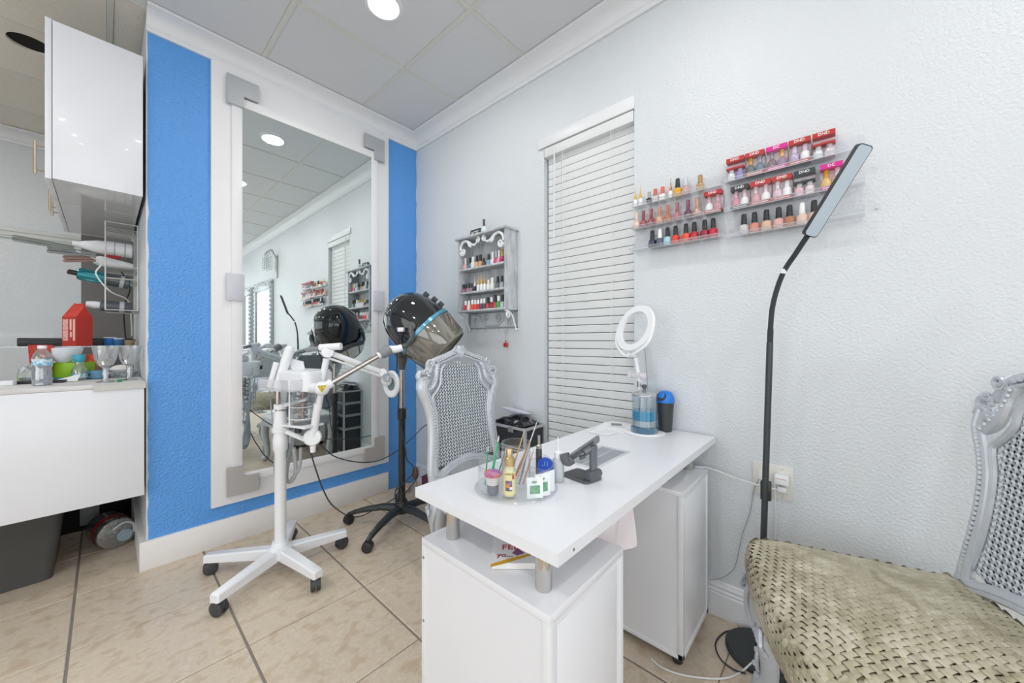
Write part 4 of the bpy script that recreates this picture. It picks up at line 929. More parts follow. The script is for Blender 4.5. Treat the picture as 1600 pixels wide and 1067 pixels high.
# sticks and brushes in the cup
def stick(p0, p1, r, m, label, tip=None, name='nail_art_brush', cat='brush', g='brushes in the centre cup', tipm=None):
    p0, p1 = Vector(p0), Vector(p1); t = thing(name, label, cat, p0, 0, g); d = p1-p0
    part('handle', MB().tube([Vector((0, 0, 0)), d*.5, d], [r, r*1.15, r*.6], 8), m, t)
    if tipm: part('tip', MB().tube([d, d*1.07, d*1.14], [r*.6, r*.7, r*.1], 8), tipm, t)
    return t
bz = TZ+.011; cxo, cyo = OX, OY
tl = [(817, 680, .0022, '#c9a06b', 'wooden handled nail brush leaning right in the cup'), (828, 690, .0030, '#b98350', 'brown wooden brush leaning furthest right in the cup'),
      (836, 668, .0022, '#d8d8de', 'long white brush rising highest out of the cup'), (826, 700, .0026, '#8d9097', 'short steel-grey brush leaning over the cup rim'), (833, 706, .0022, '#d6925d', 'tan orange stick lowest on the cup rim')]
for k, (px, py, r_, c, lab) in enumerate(tl):
    p1 = A(px, py, 1.00+.01*k); p0 = Vector((cxo-.018+.006*k, cyo+.012-.008*k, bz)); stick(p0, p1, r_, mat('handle_'+c[1:], c, .45), lab, tipm=steel)
gl_ = [(762, 704, '#2fae77', 'green cuticle stick leaning left at organiser rear'), (778, 690, '#3fbb84', 'green-and-white stick standing highest at organiser rear'), (789, 706, '#35b07d', 'thin green stick leaning right behind the gold pump')]
for k, (px, py, c, lab) in enumerate(gl_):
    p1 = A(px, py, 1.00); p0 = Vector((cxo-.062+.016*k, cyo+.058-.004*k, TZ+.008)); stick(p0, p1, .0018+.0012*(k == 1), mat('stick_'+c[1:], c, .4), lab, name='cuticle_stick', cat='stick', g='green cuticle sticks', tipm=mat('stick_tip', '#e4e6d8', .5))
q = onO(790, 745)
solo('pink_card', MB().box(-.013, .013, -.001, .001, 0, .075, M=Matrix.Translation((q.x, q.y, TZ+.007)) @ rz(fa)), mat('card_pink', '#e0bcbf', .6), 'pale pink card standing behind the gold pump bottle', 'card', loc=(q.x, q.y, TZ+.007))
# ============================================================ NAIL POLISH
def body_mats(c): return mat('polish_'+c[1:], c, .12, coat=.5)
def polish_proto():
    P = {}
    # kind: (body mesh, cap mesh)
    body = MB().lathe([(.0135, 0), (.0175, .0015), (.0182, .006), (.0178, .028), (.0160, .035), (.010, .039), (.007, .041)], None, 14)
    P['dome'] = (body.mesh('bottle', white_p), MB().lathe([(.0098, .039), (.0102, .043), (.0088, .077), (.0072, .081), (.004, .082)], None, 12).mesh('cap', blackp))
    P['square'] = (MB().box(-.0135, .0135, -.0135, .0135, 0, .030, bev=.004).lathe([(.009, .029), (.006, .034)], None, 12).mesh('bottle', white_p), MB().lathe([(.0088, .033), (.0088, .065), (.0075, .066)], None, 12).mesh('cap', blackp))
    orn = MB().lathe([(.013, 0), (.0175, .002), (.0182, .015), (.0155, .029), (.0095, .036), (.0075, .040)], None, 10)
    P['ornate'] = (orn.mesh('bottle', white_p), MB().lathe([(.0088, .039), (.0070, .042), (.0078, .044), (.0072, .046), (.0082, .078), (.0068, .080)], None, 8).mesh('cap', blackp))
    P['gel'] = (MB().lathe([(.0140, 0), (.0155, .0015), (.0155, .030), (.012, .036), (.008, .039)], None, 14).mesh('bottle', white_p), MB().lathe([(.0095, .038), (.0095, .062), (.0085, .066), (.005, .068)], None, 12).mesh('cap', blackp))
    P['liner'] = (MB().lathe([(.0085, 0), (.0100, .0015), (.0100, .032), (.0085, .036)], None, 10).mesh('bottle', white_p), MB().lathe([(.0062, .035), (.0062, .052), (.0030, .060), (.0018, .072), (.0005, .10)], None, 10).mesh('cap', blackp))
    return P
PP = polish_proto()
BLK, WHT, GLD = '#2a2c2f', '#eceded', '#c39a5d'
def polish(kind, loc, c, cap, label, group, s=1., cap_metal=False):
    t = thing('nail_polish', label, 'nail polish', loc, random.uniform(-.2, .2), group); t.scale = (s, s, s)
    b = link('bottle', PP[kind][0], t); recolor(b, body_mats(c))
    k = link('cap', PP[kind][1], t); recolor(k, mat('cap_'+cap[1:]+('m' if cap_metal else ''), cap, .3 if not cap_metal else .25, .6 if cap_metal else 0))
    return t
ORD = ['first', 'second', 'third', 'fourth', 'fifth', 'sixth', 'seventh', 'eighth', 'ninth', 'tenth', 'eleventh', 'twelfth', 'thirteenth', 'fourteenth', 'fifteenth']
CN = {BLK: 'black', WHT: 'white', GLD: 'gold'}
lipm = clear('lip_acrylic', '#fafbfc', .06, .4, .06, '#f0f3f6')
def rack(name, label, y0, y1, tiers, loc):
    t = thing(name, label, 'rack', loc)
    b = MB()
    b.add([(XR-.004, y0, tiers[-1]-.02), (XR-.004, y1, tiers[-1]-.02), (XR-.004, y1, tiers[0]+.06), (XR-.004, y0, tiers[0]+.06)], [(0, 1, 2, 3)])
    part('back_sheet', b, film, t, True, smooth=False)
    for z in tiers:
        x0, x1 = XR-.052, XR-.005; b = MB()
        b.box(x0, x1, y0, y1, z-.004, z-.0008)
        tr = part('tray', b, acryl, t, True, smooth=False)
        part('tray_lip', MB().box(x0-.002, x0, y0, y1, z-.004, z+.009), lipm, tr, True, smooth=False)
        part('tray_lip_edge', MB().tube([(x0-.001, y0, z+.0095), (x0-.001, y1, z+.0095)], .0013, 6).tube([(x0-.001, y0, z-.004), (x0-.001, y1, z-.004)], .0013, 6), clear('edge_frost', '#f4f7fa', .25, .1, .5, '#e4e9ee'), tr, True)
        part('tray_end', MB().add([(x1, y0, z), (x0, y0, z), (x0, y0, z+.009), (x1, y0, z+.05)], [(0, 1, 2, 3)]).add([(x1, y1, z), (x0, y1, z), (x0, y1, z+.009), (x1, y1, z+.05)], [(0, 1, 2, 3)]), acryl, tr, True, smooth=False)
    for yy in (y0+.03, y1-.03): part('screw', MB().lathe([(.004, 0), (.004, .002), (.002, .003)], align((XR-.004, yy, tiers[-1]+.02), (-1, 0, 0)), 10), steel, t, True)
    return t
TL = (1.806, 1.700, 1.597); TR = (1.812, 1.694, 1.588)
rack('acrylic_rack', 'clear three-tier acrylic polish rack on the wall right beside the window blind', .752, .372, TL, (XR, .56, 1.7))
rack('acrylic_rack', 'clear three-tier acrylic polish rack on the wall behind the floor lamp head', .362, -.055, TR, (XR, .15, 1.7))
XB = XR-.030
def yof(px, z): 
    v = CF+CR*((px-800)/FPX); return XB/v.x*v.y
def place_row(row, z, where, group):
    for i, r_ in enumerate(row):
        px, kind, c, cap, desc = r_[:5]; s_ = r_[5] if len(r_) > 5 else 1.
        lab = '%s, %s from left, %s' % (desc, ORD[i], where)
        polish(kind, (XB, yof(px, z), z), c, cap, lab, group, s_, cap in ('#c39a5d', '#b98a5c'))
place_row([(993, 'liner', '#eef0f4', '#d9ae3a', 'tall gold-tipped white liner bottle', 1.0), (1001, 'liner', '#eef0f4', '#d9ae3a', 'second gold-tipped white liner bottle', 1.0), (1014.5, 'square', '#2b2d31', '#a9adb1', 'small black polish with grey cap', .85), (1024, 'square', '#cfc9c4', '#d4655a', 'clear polish with red-patterned cap', .95), (1035.5, 'square', '#eef0f1', '#d9695c', 'white polish with red-patterned cap', .95), (1048, 'liner', '#ecebe8', '#b98a5c', 'slim bronze-capped clear polish', .95), (1058.8, 'dome', '#e0a711', BLK, 'bright yellow polish with black cap', 1.), (1071.4, 'ornate', '#c69c9c', '#c8c9d3', 'dusty pink polish with silver cap', 1.), (1094, 'square', '#b99669', '#b08e62', 'beige-gold polish with matching cap', 1.05)], TL[0], 'top tier by blind', 'polish on the left rack, top tier')
place_row([(995, 'ornate', '#e3c6b6', '#dcbfae', 'pale beige ornate bottle'), (1005.3, 'ornate', '#98505a', '#8f3f4b', 'wine-red ornate bottle'), (1017.7, 'ornate', '#8f3d47', '#96434a', 'dark red ornate bottle'), (1030.5, 'ornate', '#d09e86', '#c3836b', 'peach ornate bottle'), (1043.3, 'ornate', '#b8745c', '#b46c55', 'terracotta ornate bottle'), (1058, 'ornate', '#b37482', '#a35c6a', 'rose-mauve ornate bottle'), (1075, 'ornate', '#6e4658', '#7b4a5b', 'deep plum ornate bottle'), (1089.4, 'ornate', '#b79584', '#bd8f72', 'taupe shimmer ornate bottle')], TL[1], 'middle tier by blind', 'polish on the left rack, middle tier')
place_row([(1019.4, 'dome', '#2b2d49', BLK, 'navy polish with black cap'), (1031.3, 'dome', '#565669', WHT, 'slate polish with white cap'), (1042.9, 'dome', '#9fd0d9', BLK, 'light aqua polish with black cap'), (1055.5, 'dome', '#d8392c', BLK, 'scarlet polish with black cap'), (1071.7, 'dome', '#e2533f', BLK, 'coral-red polish with black cap'), (1084.8, 'dome', '#b52330', BLK, 'crimson polish with black cap'), (1101, 'dome', '#8d1c38', BLK, 'burgundy polish with ribbed black cap'), (1114.3, 'dome', '#bd1e3c', BLK, 'ruby polish with tall black cap')], TL[2], 'bottom tier by blind', 'polish on the left rack, bottom tier')
place_row([(1162.4, 'dome', '#c9c4c6', BLK, 'sheer grey polish with black cap'), (1178.9, 'dome', '#cf8a78', BLK, 'salmon polish with black cap'), (1197.5, 'dome', '#d9b39c', BLK, 'beige nude polish with black cap'), (1216.6, 'dome', '#d7aaa4', BLK, 'pale rose polish with black cap'), (1233.6, 'dome', '#b27a60', BLK, 'copper glitter polish with black cap'), (1253.3, 'dome', '#dfc6b8', WHT, 'ivory polish with white cap'), (1272, 'dome', '#d9b6a8', BLK, 'blush polish with black cap')], TR[2], 'bottom tier behind lamp', 'polish on the right rack, bottom tier')
# duo cartons
TM = basis((0, 0, 0), (0, -1, 0), (0, 0, 1))
def carton(y0, y1, z, hdr, txt, cols, label, top=False, flip=False):
    yc = (y0+y1)/2; w_ = abs(y1-y0)-.002; h = .091; d_ = .036
    t = thing('polish_duo_box', label, 'box', (XB+.004, yc, z)); t['group'] = 'boxed polish duos in the racks'
    x0, x1 = -d_/2, d_/2-.004
    hm = mat('card_'+hdr[1:], hdr, .4)
    part('card_back', MB().box(x1-.001, x1, -w_/2, w_/2, 0, h), mat('card_pinkish', '#e6d9de', .5), t, smooth=False)
    part('header', MB().box(x0, x1, -w_/2, w_/2, h-.017, h), hm, t, smooth=False)
    lettering(txt, .014, mat('print_white', '#f5f5f5', .5), t, basis((x0-.0012, 0, h-.0085), (0, -1, 0), (0, 0, 1)))
    zb = .046 if flip else .0
    part('band', MB().box(x0-.0003, x1, -w_/2, w_/2, zb, zb+.012 if not flip else zb+.006), hm, t, smooth=False)
    part('floor_card', MB().box(x0, x1, -w_/2, w_/2, 0, .001), mat('card_pinkish', '#e6d9de'), t, smooth=False)
    if not flip: part('white_print', MB().box(x0-.0008, x0-.0003, -w_*.38, w_*.38, .0045, .0075), mat('print_white', '#f5f5f5'), t, smooth=False)
    part('film_window', MB().add([(x0, -w_/2, .001), (x0, w_/2, .001), (x0, w_/2, h-.017), (x0, -w_/2, h-.017)], [(0, 1, 2, 3)]).add([(x0, -w_/2, .001), (x1, -w_/2, .001), (x1, -w_/2, h-.017), (x0, -w_/2, h-.017)], [(0, 1, 2, 3)]).add([(x0, w_/2, .001), (x1, w_/2, .001), (x1, w_/2, h-.02), (x0, w_/2, h-.02)], [(0, 1, 2, 3)]), film, t, smooth=False)
    for s, (kind, c, cap) in zip((1, -1), cols):
        b = link('inner_bottle', PP[kind][0], t); b.location = (0, s*w_*.24, .001 if flip else .013); recolor(b, body_mats(c)); b.scale = (.92, .92, .86)
        k = link('inner_cap', PP[kind][1], b); recolor(k, mat('cap_'+cap[1:], cap, .3))
    return t
RED, PNK, DKC = '#b92a2a', '#d61f8f', '#2f3a3d'
def yp(px): return yof(px, 0)
row1 = [(1135.5, 1163.8, RED, 'DND', [('gel', '#e2e6ea', '#d9dce6'), ('gel', '#9a92c6', '#b8b3d6')], 'red-header polish duo with lavender bottle, leftmost on the top tier', True),
        (1164.6, 1195.4, RED, 'DND', [('ornate', '#5c6f6e', '#d7a038'), ('ornate', '#5f7488', '#8d96a3')], 'red-header duo with gold-capped teal bottle on the top tier', False),
        (1197, 1231, PNK, 'DC', [('ornate', '#6e5560', '#8b7a86'), ('ornate', '#8c7390', '#dca63b')], 'magenta-header duo in the middle of the top tier', False),
        (1232, 1267.5, RED, 'DND', [('gel', '#b6a4c6', '#c6bfd2'), ('gel', '#eceff0', '#c9b9c4')], 'red-header duo with white round-label bottle, fourth on the top tier', False),
        (1269, 1306, RED, 'DND', [('gel', '#dce7e6', '#d8dfe0'), ('gel', '#d8cfd3', '#c9c2c9')], 'red-header upside-down duo at right end of the top tier', True)]
for a, b_, h_, tx, cc, lab, fl in row1: carton(yp(a), yp(b_), TR[0], h_, tx, cc, lab, flip=fl)
row2 = [(1142.3, 1171, DKC, 'DND', [('ornate', '#cf9aa6', '#d9b3bb'), ('ornate', '#eceef0', '#e4cdd2')], 'black-header duo with pink bottle, leftmost on middle tier', False),
        (1172, 1205.5, RED, 'DND', [('ornate', '#d6a3aa', '#e1ccd0'), ('ornate', '#eff1f2', '#e3cfd5')], 'red-header duo with pink and white bottles, second on middle tier', False),
        (1206.5, 1238.5, RED, 'DND', [('ornate', '#d9c3cb', '#e6dde2'), ('gel', '#eff1f2', '#dfe0e4')], 'red-header duo with paler pink and white bottles, centre of middle tier', False),
        (1240, 1274.5, DKC, 'DND', [('gel', '#e5bcc3', '#d7dadc'), ('gel', '#e6dadb', '#d7dadc')], 'black-header upside-down duo beside the lamp head on middle tier', True),
        (1281, 1318, PNK, 'DC', [('ornate', '#e2c07c', '#e0a01c'), ('ornate', '#dfb7a2', '#e4c3c6')], 'magenta-header duo half hidden behind the lamp head, middle tier', False)]
for a, b_, h_, tx, cc, lab, fl in row2: carton(yp(a), yp(b_), TR[1], h_, tx, cc, lab, flip=fl)
carton(yp(1100.5), yp(1129), TL[1], RED, 'DND', [('ornate', '#eef0f1', '#d8b3b9'), ('ornate', '#c99aa2', '#d9b8be')], 'red-header polish duo alone at right end of the rack beside the blind')

# ============================================================ ORNATE WALL CABINET
CX0, CX1, CY0, CY1 = 1.633, XR-.001, 1.523, 1.975
Wood = ramp_mat('distressed_grey_paint', [(.35, '#a9aeb2'), (.5, '#bcc0c4'), (.62, '#c9cdd0')], scale=7, rough=.55, stretch=(4, 4, 1), bump=.15)
wc = thing('wall_shelf_cabinet', 'distressed grey open wall cabinet with white scroll trim holding nail polish', 'cabinet', (CX1, 1.75, 1.36))
part('side_panel', MB().box(CX0, CX1, CY0, CY0+.014, 1.355, 1.852, bev=.001), Wood, wc, True)
part('side_panel', MB().box(CX0, CX1, CY1-.014, CY1, 1.355, 1.852, bev=.001), Wood, wc, True)
part('back_panel', MB().box(CX1-.008, CX1-.001, CY0+.014, CY1-.014, 1.365, 1.852), Wood, wc, True, smooth=False)
part('top_board', MB().box(CX0-.014, CX1, CY0-.012, CY1+.016, 1.852, 1.866, bev=.002), Wood, wc, True)
SHZ = (1.370, 1.494, 1.652)
for k, z in enumerate(SHZ): part('shelf', MB().box(CX0-(.004 if k == 0 else -.004), CX1-.008, CY0+.014 if k else CY0-.002, CY1-.014 if k else CY1+.002, z-.012, z, bev=.001), Wood, wc, True)
scr = mat('scroll_white', '#e6e9ec', .4, bump=.2, bscale=150)
def scroll(pts, r, plane_x, turns=()):
    """pts in (y,z)"""
    return MB().tube(spline([(plane_x, y, z) for y, z in pts], 8), r, 8, flat=.7)
def swirl(y, z, r, turns, start, x, th_, mb, sgn=1):
    P = [(x, y+r*(1-.75*k/22)*math.cos(start+sgn*turns*2*PI*k/22), z+r*(1-.75*k/22)*math.sin(start+sgn*turns*2*PI*k/22)) for k in range(23)]
    mb.tube(P, [th_*(1-.3*k/22) for k in range(23)], 8); mb.ball(P[-1], th_*1.2, 8)
fx = CX0+.006
for s in (1, -1):
    def Y(v): return 1.749+s*v
    m1 = MB()
    m1.tube(spline([(fx, Y(.035), 1.815), (fx, Y(.06), 1.800), (fx, Y(.09), 1.806), (fx, Y(.125), 1.830), (fx, Y(.165), 1.838), (fx, Y(.195), 1.815), (fx, Y(.203), 1.780)], 6), [.006]*6+[.009]*12+[.010]*12+[.008]*7, 8)
    swirl(Y(.178), 1.770, .026, 1.3, 0 if s > 0 else PI, fx, .008, m1, -s)
    swirl(Y(.030), 1.826, .020, 1.3, PI/2, fx, .006, m1, s)
    for k in range(4): m1.tube(spline([(fx, Y(.13), 1.83), (fx-.004, Y(.12-.008*k), 1.812-.004*k), (fx, Y(.115-.006*k), 1.795-.003*k)], 4), [.006]*4+[.005]*4+[.002], 6)
    part('scroll_ornament', m1, scr, wc, True)
scm = mat('scroll_grey_edge', '#8f959a', .5)
lo = MB()
lo.box(CX1-.012, CX1, CY0, CY1, 1.352, 1.360); lo.box(CX1-.010, CX1, CY0, CY1, 1.248, 1.256)
for yy in (CY0, CY1-.008): lo.box(CX1-.012, CX1, yy, yy+.008, 1.240, 1.36)
lowp = part('lower_gallery', lo, scm, wc, True, smooth=False)
g2 = MB(); gx_ = CX1-.010
for s in (1, -1):
    def Y(v): return 1.749+s*v
    g2.tube(spline([(gx_, Y(.205), 1.35), (gx_, Y(.17), 1.345), (gx_, Y(.12), 1.335), (gx_, Y(.10), 1.30), (gx_, Y(.06), 1.272), (gx_, Y(0), 1.270)], 6), .0055, 8)
    swirl(Y(.155), 1.292, .030, 1.4, PI/2, gx_, .0055, g2, -s); swirl(Y(.055), 1.320, .028, 1.4, -PI/2, gx_, .0055, g2, s)
part('gallery_scroll', g2, mat('scroll_silver', '#c3c8cc', .4, .1), lowp, True)
for yy in (CY0+.002, CY1-.010):
    b3 = MB().tube(spline([(CX0+.004, yy+.004, 1.350), (CX0+.03, yy+.004, 1.348), (CX0+.062, yy+.004, 1.325), (CX0+.085, yy+.004, 1.28), (CX1-.006, yy+.004, 1.242)], 6), .006, 8)
    P = [(CX0+.03+.020*(1-.7*k/18)*math.cos(PI/2+1.3*2*PI*k/18), yy+.004, 1.326+.020*(1-.7*k/18)*math.sin(PI/2+1.3*2*PI*k/18)) for k in range(19)]; b3.tube(P, .0055, 8)
    b3.ball((CX1-.008, yy+.004, 1.238), .010, 8)
    part('side_bracket', b3, scr, wc, True)
hk = MB()
for yy in (1.60, 1.68, 1.80, 1.88): hk.tube([(CX1-.008, yy, 1.25), (CX1-.012, yy, 1.228), (CX1-.02, yy, 1.224), (CX1-.022, yy, 1.232)], .0012, 5)
tag(part('small_hooks', hk, steel, wc, True), kind='stuff')
XS = CX0+.030
def yS(px): v = CF+CR*((px-800)/FPX); return XS/v.x*v.y
def shelf_row(row, z, where, group, xs_=0):
    for i, (px, kind, c, cap, desc, s_) in enumerate(row):
        polish(kind, (XS+xs_, min(yS(px), CY1-.026), z), c, cap, '%s, %s from left, %s' % (desc, ORD[i], where), group, s_)
shelf_row([(727.5, 'ornate', '#d8a6a8', '#e5dcdc', 'pink polish with pale cap', 1.0), (734.5, 'ornate', '#48748b', BLK, 'steel-blue polish', .95), (739.5, 'gel', '#d9dfe2', '#e1e4e8', 'clear polish with white cap', 1.15), (745.5, 'dome', '#cfae8a', BLK, 'beige polish with black cap', .98), (751, 'dome', '#c39c78', BLK, 'tan polish with black cap', 1.), (756, 'square', '#8a4a4a', '#4a2a2c', 'small brown-red polish', .8), (763.5, 'dome', '#6fa9b6', BLK, 'aqua polish with black cap', .9), (770, 'ornate', '#e4dbe3', '#efe6ea', 'pearl polish with white cap', 1.0), (775.5, 'ornate', '#c54d76', '#9fb6c0', 'magenta polish with grey cap', 1.), (780, 'ornate', '#d995ad', '#e9e2e4', 'rose polish with white cap', 1.), (785, 'ornate', '#a52a52', '#d1a44a', 'raspberry polish with gold cap', 1.05)], SHZ[2]+.0005, 'cabinet top shelf', 'polish on the cabinet top shelf')
shelf_row([(723, 'square', '#a3788c', BLK, 'mauve polish with black cap', .9), (727.5, 'square', '#7c6070', BLK, 'dusky polish with black cap', .9), (732.5, 'square', '#b3708c', '#33353a', 'plum polish with black cap', .95), (737, 'square', '#8b8290', '#303236', 'lilac-grey polish with black cap', .9), (742, 'liner', '#25272b', '#e4e4e6', 'black liner with white tip', 1.0), (747.5, 'liner', '#eceef2', '#d2a753', 'white liner with gold tip', 1.15), (752.5, 'liner', '#f0f1f4', '#d9b052', 'white liner with long gold tip', 1.2), (757.5, 'liner', '#eef0f3', '#caa04c', 'white liner with gold tip leaning back', 1.15), (763.5, 'gel', '#eceeee', '#e4dfd5', 'white polish with cream cap', .95), (769.5, 'gel', '#e6e7e6', '#eceae4', 'ivory polish with white cap', 1.1), (778, 'dome', '#5d646b', BLK, 'smoke-grey polish with black cap', .95), (784.5, 'dome', '#a5adb3', '#34373b', 'silver polish with black cap', .95)], SHZ[1]+.0005, 'cabinet middle shelf', 'polish on the cabinet middle shelf')
shelf_row([(728, 'gel', '#b9202c', WHT, 'dark red polish with white cap', 1.0), (733, 'gel', '#e2e2e4', WHT, 'clear polish with white cap', 1.0), (738.5, 'gel', '#e2492a', WHT, 'orange polish with white cap', 1.05), (743, 'gel', '#d93f2d', '#e8e6e6', 'orange-red polish with white cap', 1.0), (747.5, 'gel', '#c4302f', '#efeeee', 'brick polish with white cap', 1.0), (752.5, 'gel', '#5b4350', '#e8e8ea', 'aubergine polish with white cap', 1.05), (757, 'gel', '#473e48', '#e3e3e6', 'charcoal polish with white cap', 1.05), (762.5, 'dome', '#c0393f', BLK, 'red polish with black cap', .95), (768.5, 'gel', '#713a46', '#dedce0', 'maroon polish with white cap', 1.1), (774, 'dome', '#bb2f36', BLK, 'cherry polish with tall black cap', 1.05), (779.5, 'gel', '#17a03c', '#e9ece9', 'green polish with white cap', 1.15), (785.5, 'dome', '#b9bcc2', BLK, 'frosted polish with black cap', 1.0)], SHZ[0]+.0005, 'cabinet bottom shelf', 'polish on the cabinet bottom shelf')
# on top of the cabinet
polish('ornate', (CX0+.02, 1.735, 1.8665), '#cfe3e4', '#4a4e52', 'clear teal-marked polish with dark cap standing on top of the wall cabinet', 'polish on top of the cabinet', 1.1)
sg = thing('letter_block', 'dark letter plaque with white script lying on top of the wall cabinet', 'sign', (CX0+.03, 1.80, 1.8665))
part('plaque', MB().prism([(.09, 0), (.075, .045), (-.02, .045), (-.055, .0)], .018, basis((0, 0, 0), (0, 1, 0), (0, 0, 1))), darkgrey, sg)
lettering('ACTC', .030, mat('print_white', '#f5f5f5'), sg, basis((-.0005, .03, .021), (0, -1, 0), (0, 0, 1)))
kc = thing('hanging_keychain', 'small red bottle charm hanging on a ring under the wall cabinet', 'keychain', (CX1-.02, 1.608, 1.236))
part('key_ring', MB().tube([(0, .011*math.cos(t*PI/10), -.014+.012*math.sin(t*PI/10)) for t in range(21)], .0012, 6), steel, kc)
part('chain', MB().tube(spline([(0, 0, -.026), (.001, .003, -.05), (0, -.001, -.072)], 5), .0016, 6), steel, kc)
part('charm', MB().box(-.010, .010, -.012, .012, -.112, -.085, bev=.003).tube([(0, 0, -.072), (0, 0, -.088)], .005, 8), mat('charm_red', '#b3262d', .2, coat=.4), kc)

# ============================================================ OUTLET
ol = thing('wall_outlet', 'ivory double wall outlet with a white charger plugged in behind lamp pole', 'outlet', (XR, .204, .613))
part('cover_plate', MB().box(XR-.006, XR+.001, .138, .270, .552, .682, bev=.003), mat('plate_ivory', '#d9d8d3', .4), ol, True)
part('switch_rocker', MB().box(XR-.009, XR-.004, .215, .250, .585, .650, bev=.002), mat('plate_ivory2', '#e0dfda', .4), ol, True)
part('socket_face', MB().box(XR-.008, XR-.004, .155, .190, .580, .655, bev=.002), mat('plate_ivory2', '#e0dfda'), ol, True)
part('plate_screw', MB().lathe([(.002, 0), (.002, .001)], align((XR-.0065, .172, .67), (-1, 0, 0)), 8).lathe([(.002, 0), (.002, .001)], align((XR-.0065, .172, .563), (-1, 0, 0)), 8), steel, ol, True)
cg = thing('wall_charger', 'white cube charger plugged in the wall outlet', 'charger', (XR-.009, .172, .635))
part('charger_body', MB().box(-.034, 0, -.022, .022, -.016, .018, bev=.004), white_p, cg)
part('print_stripe', MB().box(-.0346, -.034, -.016, .016, .006, .008), mat('stripe_red', '#d98f8f', .5), cg, smooth=False)
cg2 = thing('flat_plug', 'small clear-white flat plug in the lower socket of the wall outlet', 'plug', (XR-.009, .172, .598))
part('plug_body', MB().box(-.022, 0, -.014, .014, -.010, .010, bev=.003), white_p, cg2)
cable('white_cable', [at(1086, 729, x=1.66), at(1110, 732, x=1.70), at(1150, 747, x=1.70), at(1185, 758, x=1.66), at(1205, 763, x=1.70), at(1218, 765, x=1.722)], .0028, cord_m, 'white cable stretched from the desk across to the wall outlet')
cable('white_cable', [at(1210, 748, x=1.71), at(1211, 775, x=1.715), at(1212, 810, x=1.725), at(1211, 850, x=1.73), at(1212, 900, x=1.725)], .0018, cord_m, 'thin white charger cable hanging down behind the olive seat')
cable('grey_cable', [at(1186, 748, x=1.735), at(1178, 765, x=1.735), at(1172, 800, x=1.738), at(1160, 835, x=1.738), at(1150, 880, x=1.738), at(1143, 893, x=1.738), at(1125, 904, x=1.735), at(1106, 905, x=1.725)], .0014, cb_, 'thin grey wire drooping down the wall from the outlet to the baseboard')
cable('white_cable', [at(1017, 1029, z=.004), at(1035, 1043, z=.004), at(1065, 1054, z=.004), at(1110, 1060, z=.004), at(1140, 1058, z=.004), at(1160, 1048, z=.004), at(1175, 1035, z=.03)], .003, cord_m, 'white charging cable lying on the floor between desk and lamp base')

# ============================================================ ROLLING MAKEUP CASE
mc = thing('rolling_makeup_case', 'black glitter rolling makeup case with silver edges between rear chair and window', 'case', (1.63, 1.43, 0))
gl = ramp_mat('black_glitter', [(.35, '#1e2021'), (.62, '#2c2e30'), (.70, '#7c8084')], scale=220, rough=.35, detail=2)
KX0, KX1, KY0, KY1 = 1.562, 1.735, 1.31, 1.60
zs = [.06, .30, .43, .55, .672]
for a, b_ in zip(zs, zs[1:]):
    pr_ = part('case_tier', MB().box(KX0+.004, KX1-.004, KY0+.004, KY1-.004, a+.002, b_-.002), gl, mc, True, smooth=False)
    ed = MB()
    for x in (KX0, KX1):
        for y in (KY0, KY1): ed.box(x-.007, x+.007, y-.007, y+.007, a, b_)
    for z in (a+.004, b_-.004):
        ed.box(KX0, KX1, KY0-.006, KY0+.006, z-.007, z+.007).box(KX0, KX1, KY1-.006, KY1+.006, z-.007, z+.007).box(KX0-.006, KX0+.006, KY0, KY1, z-.007, z+.007).box(KX1-.006, KX1+.006, KY0, KY1, z-.007, z+.007)
    part('silver_edging', ed, mat('alu', '#c2c5c8', .35, .5), pr_, True, smooth=False)
    part('latch', MB().box(KX0-.012, KX0-.004, 1.39, 1.43, b_-.03, b_-.002, bev=.002), steel, pr_, True)
for x in (KX0+.03, KX1-.03):
    for y in (KY0+.03, KY1-.03): part('wheel', castor(MB(), (x, y, 0), 1.2, .022), blackp, mc, True)
bg = thing('folded_bag', 'glossy black makeup bag lying open on top of the rolling case', 'bag', (1.648, 1.45, .679))
bm_ = MB(); N2 = 14; vs = []
for j in range(N2+1):
    for i in range(N2+1):
        u, v = i/N2*2-1, j/N2*2-1; r_ = max(abs(u), abs(v)); z = .03*(1-r_**3)+.012*math.sin(7*u+2)*math.cos(6*v)*(1-r_)+.0005
        vs.append((u*.078, v*.12, z))
bm_.add(vs, [(j*(N2+1)+i, j*(N2+1)+i+1, (j+1)*(N2+1)+i+1, (j+1)*(N2+1)+i) for j in range(N2) for i in range(N2)])
part('bag_body', bm_, ramp_mat('bag_patent', [(.4, '#1b1b1e'), (.6, '#303034'), (.7, '#9a9ca3')], scale=30, rough=.15), bg)
part('bag_strap', MB().tube(spline([(-.07, -.10, .018), (-.02, -.05, .042), (.04, .0, .034), (.07, .08, .02)], 6), .006, 8, flat=.5), blackp, bg)
mg2 = thing('hand_mirror_tray', 'pale lilac-rimmed tray leaning over the bag on the rolling case', 'tray', (1.665, 1.47, .735))
part('tray_plate', MB().lathe([(.002, 0), (.085, .0), (.098, .008), (.1, .01), (.085, .004), (.002, .004)], Matrix.Rotation(.18, 4, 'Y') @ Matrix.Rotation(.10, 4, 'X'), 36, cap0=False, cap1=False, sx=.75, sy=1.0), mat('tray_lilac', '#d6d4e2', .3), mg2)
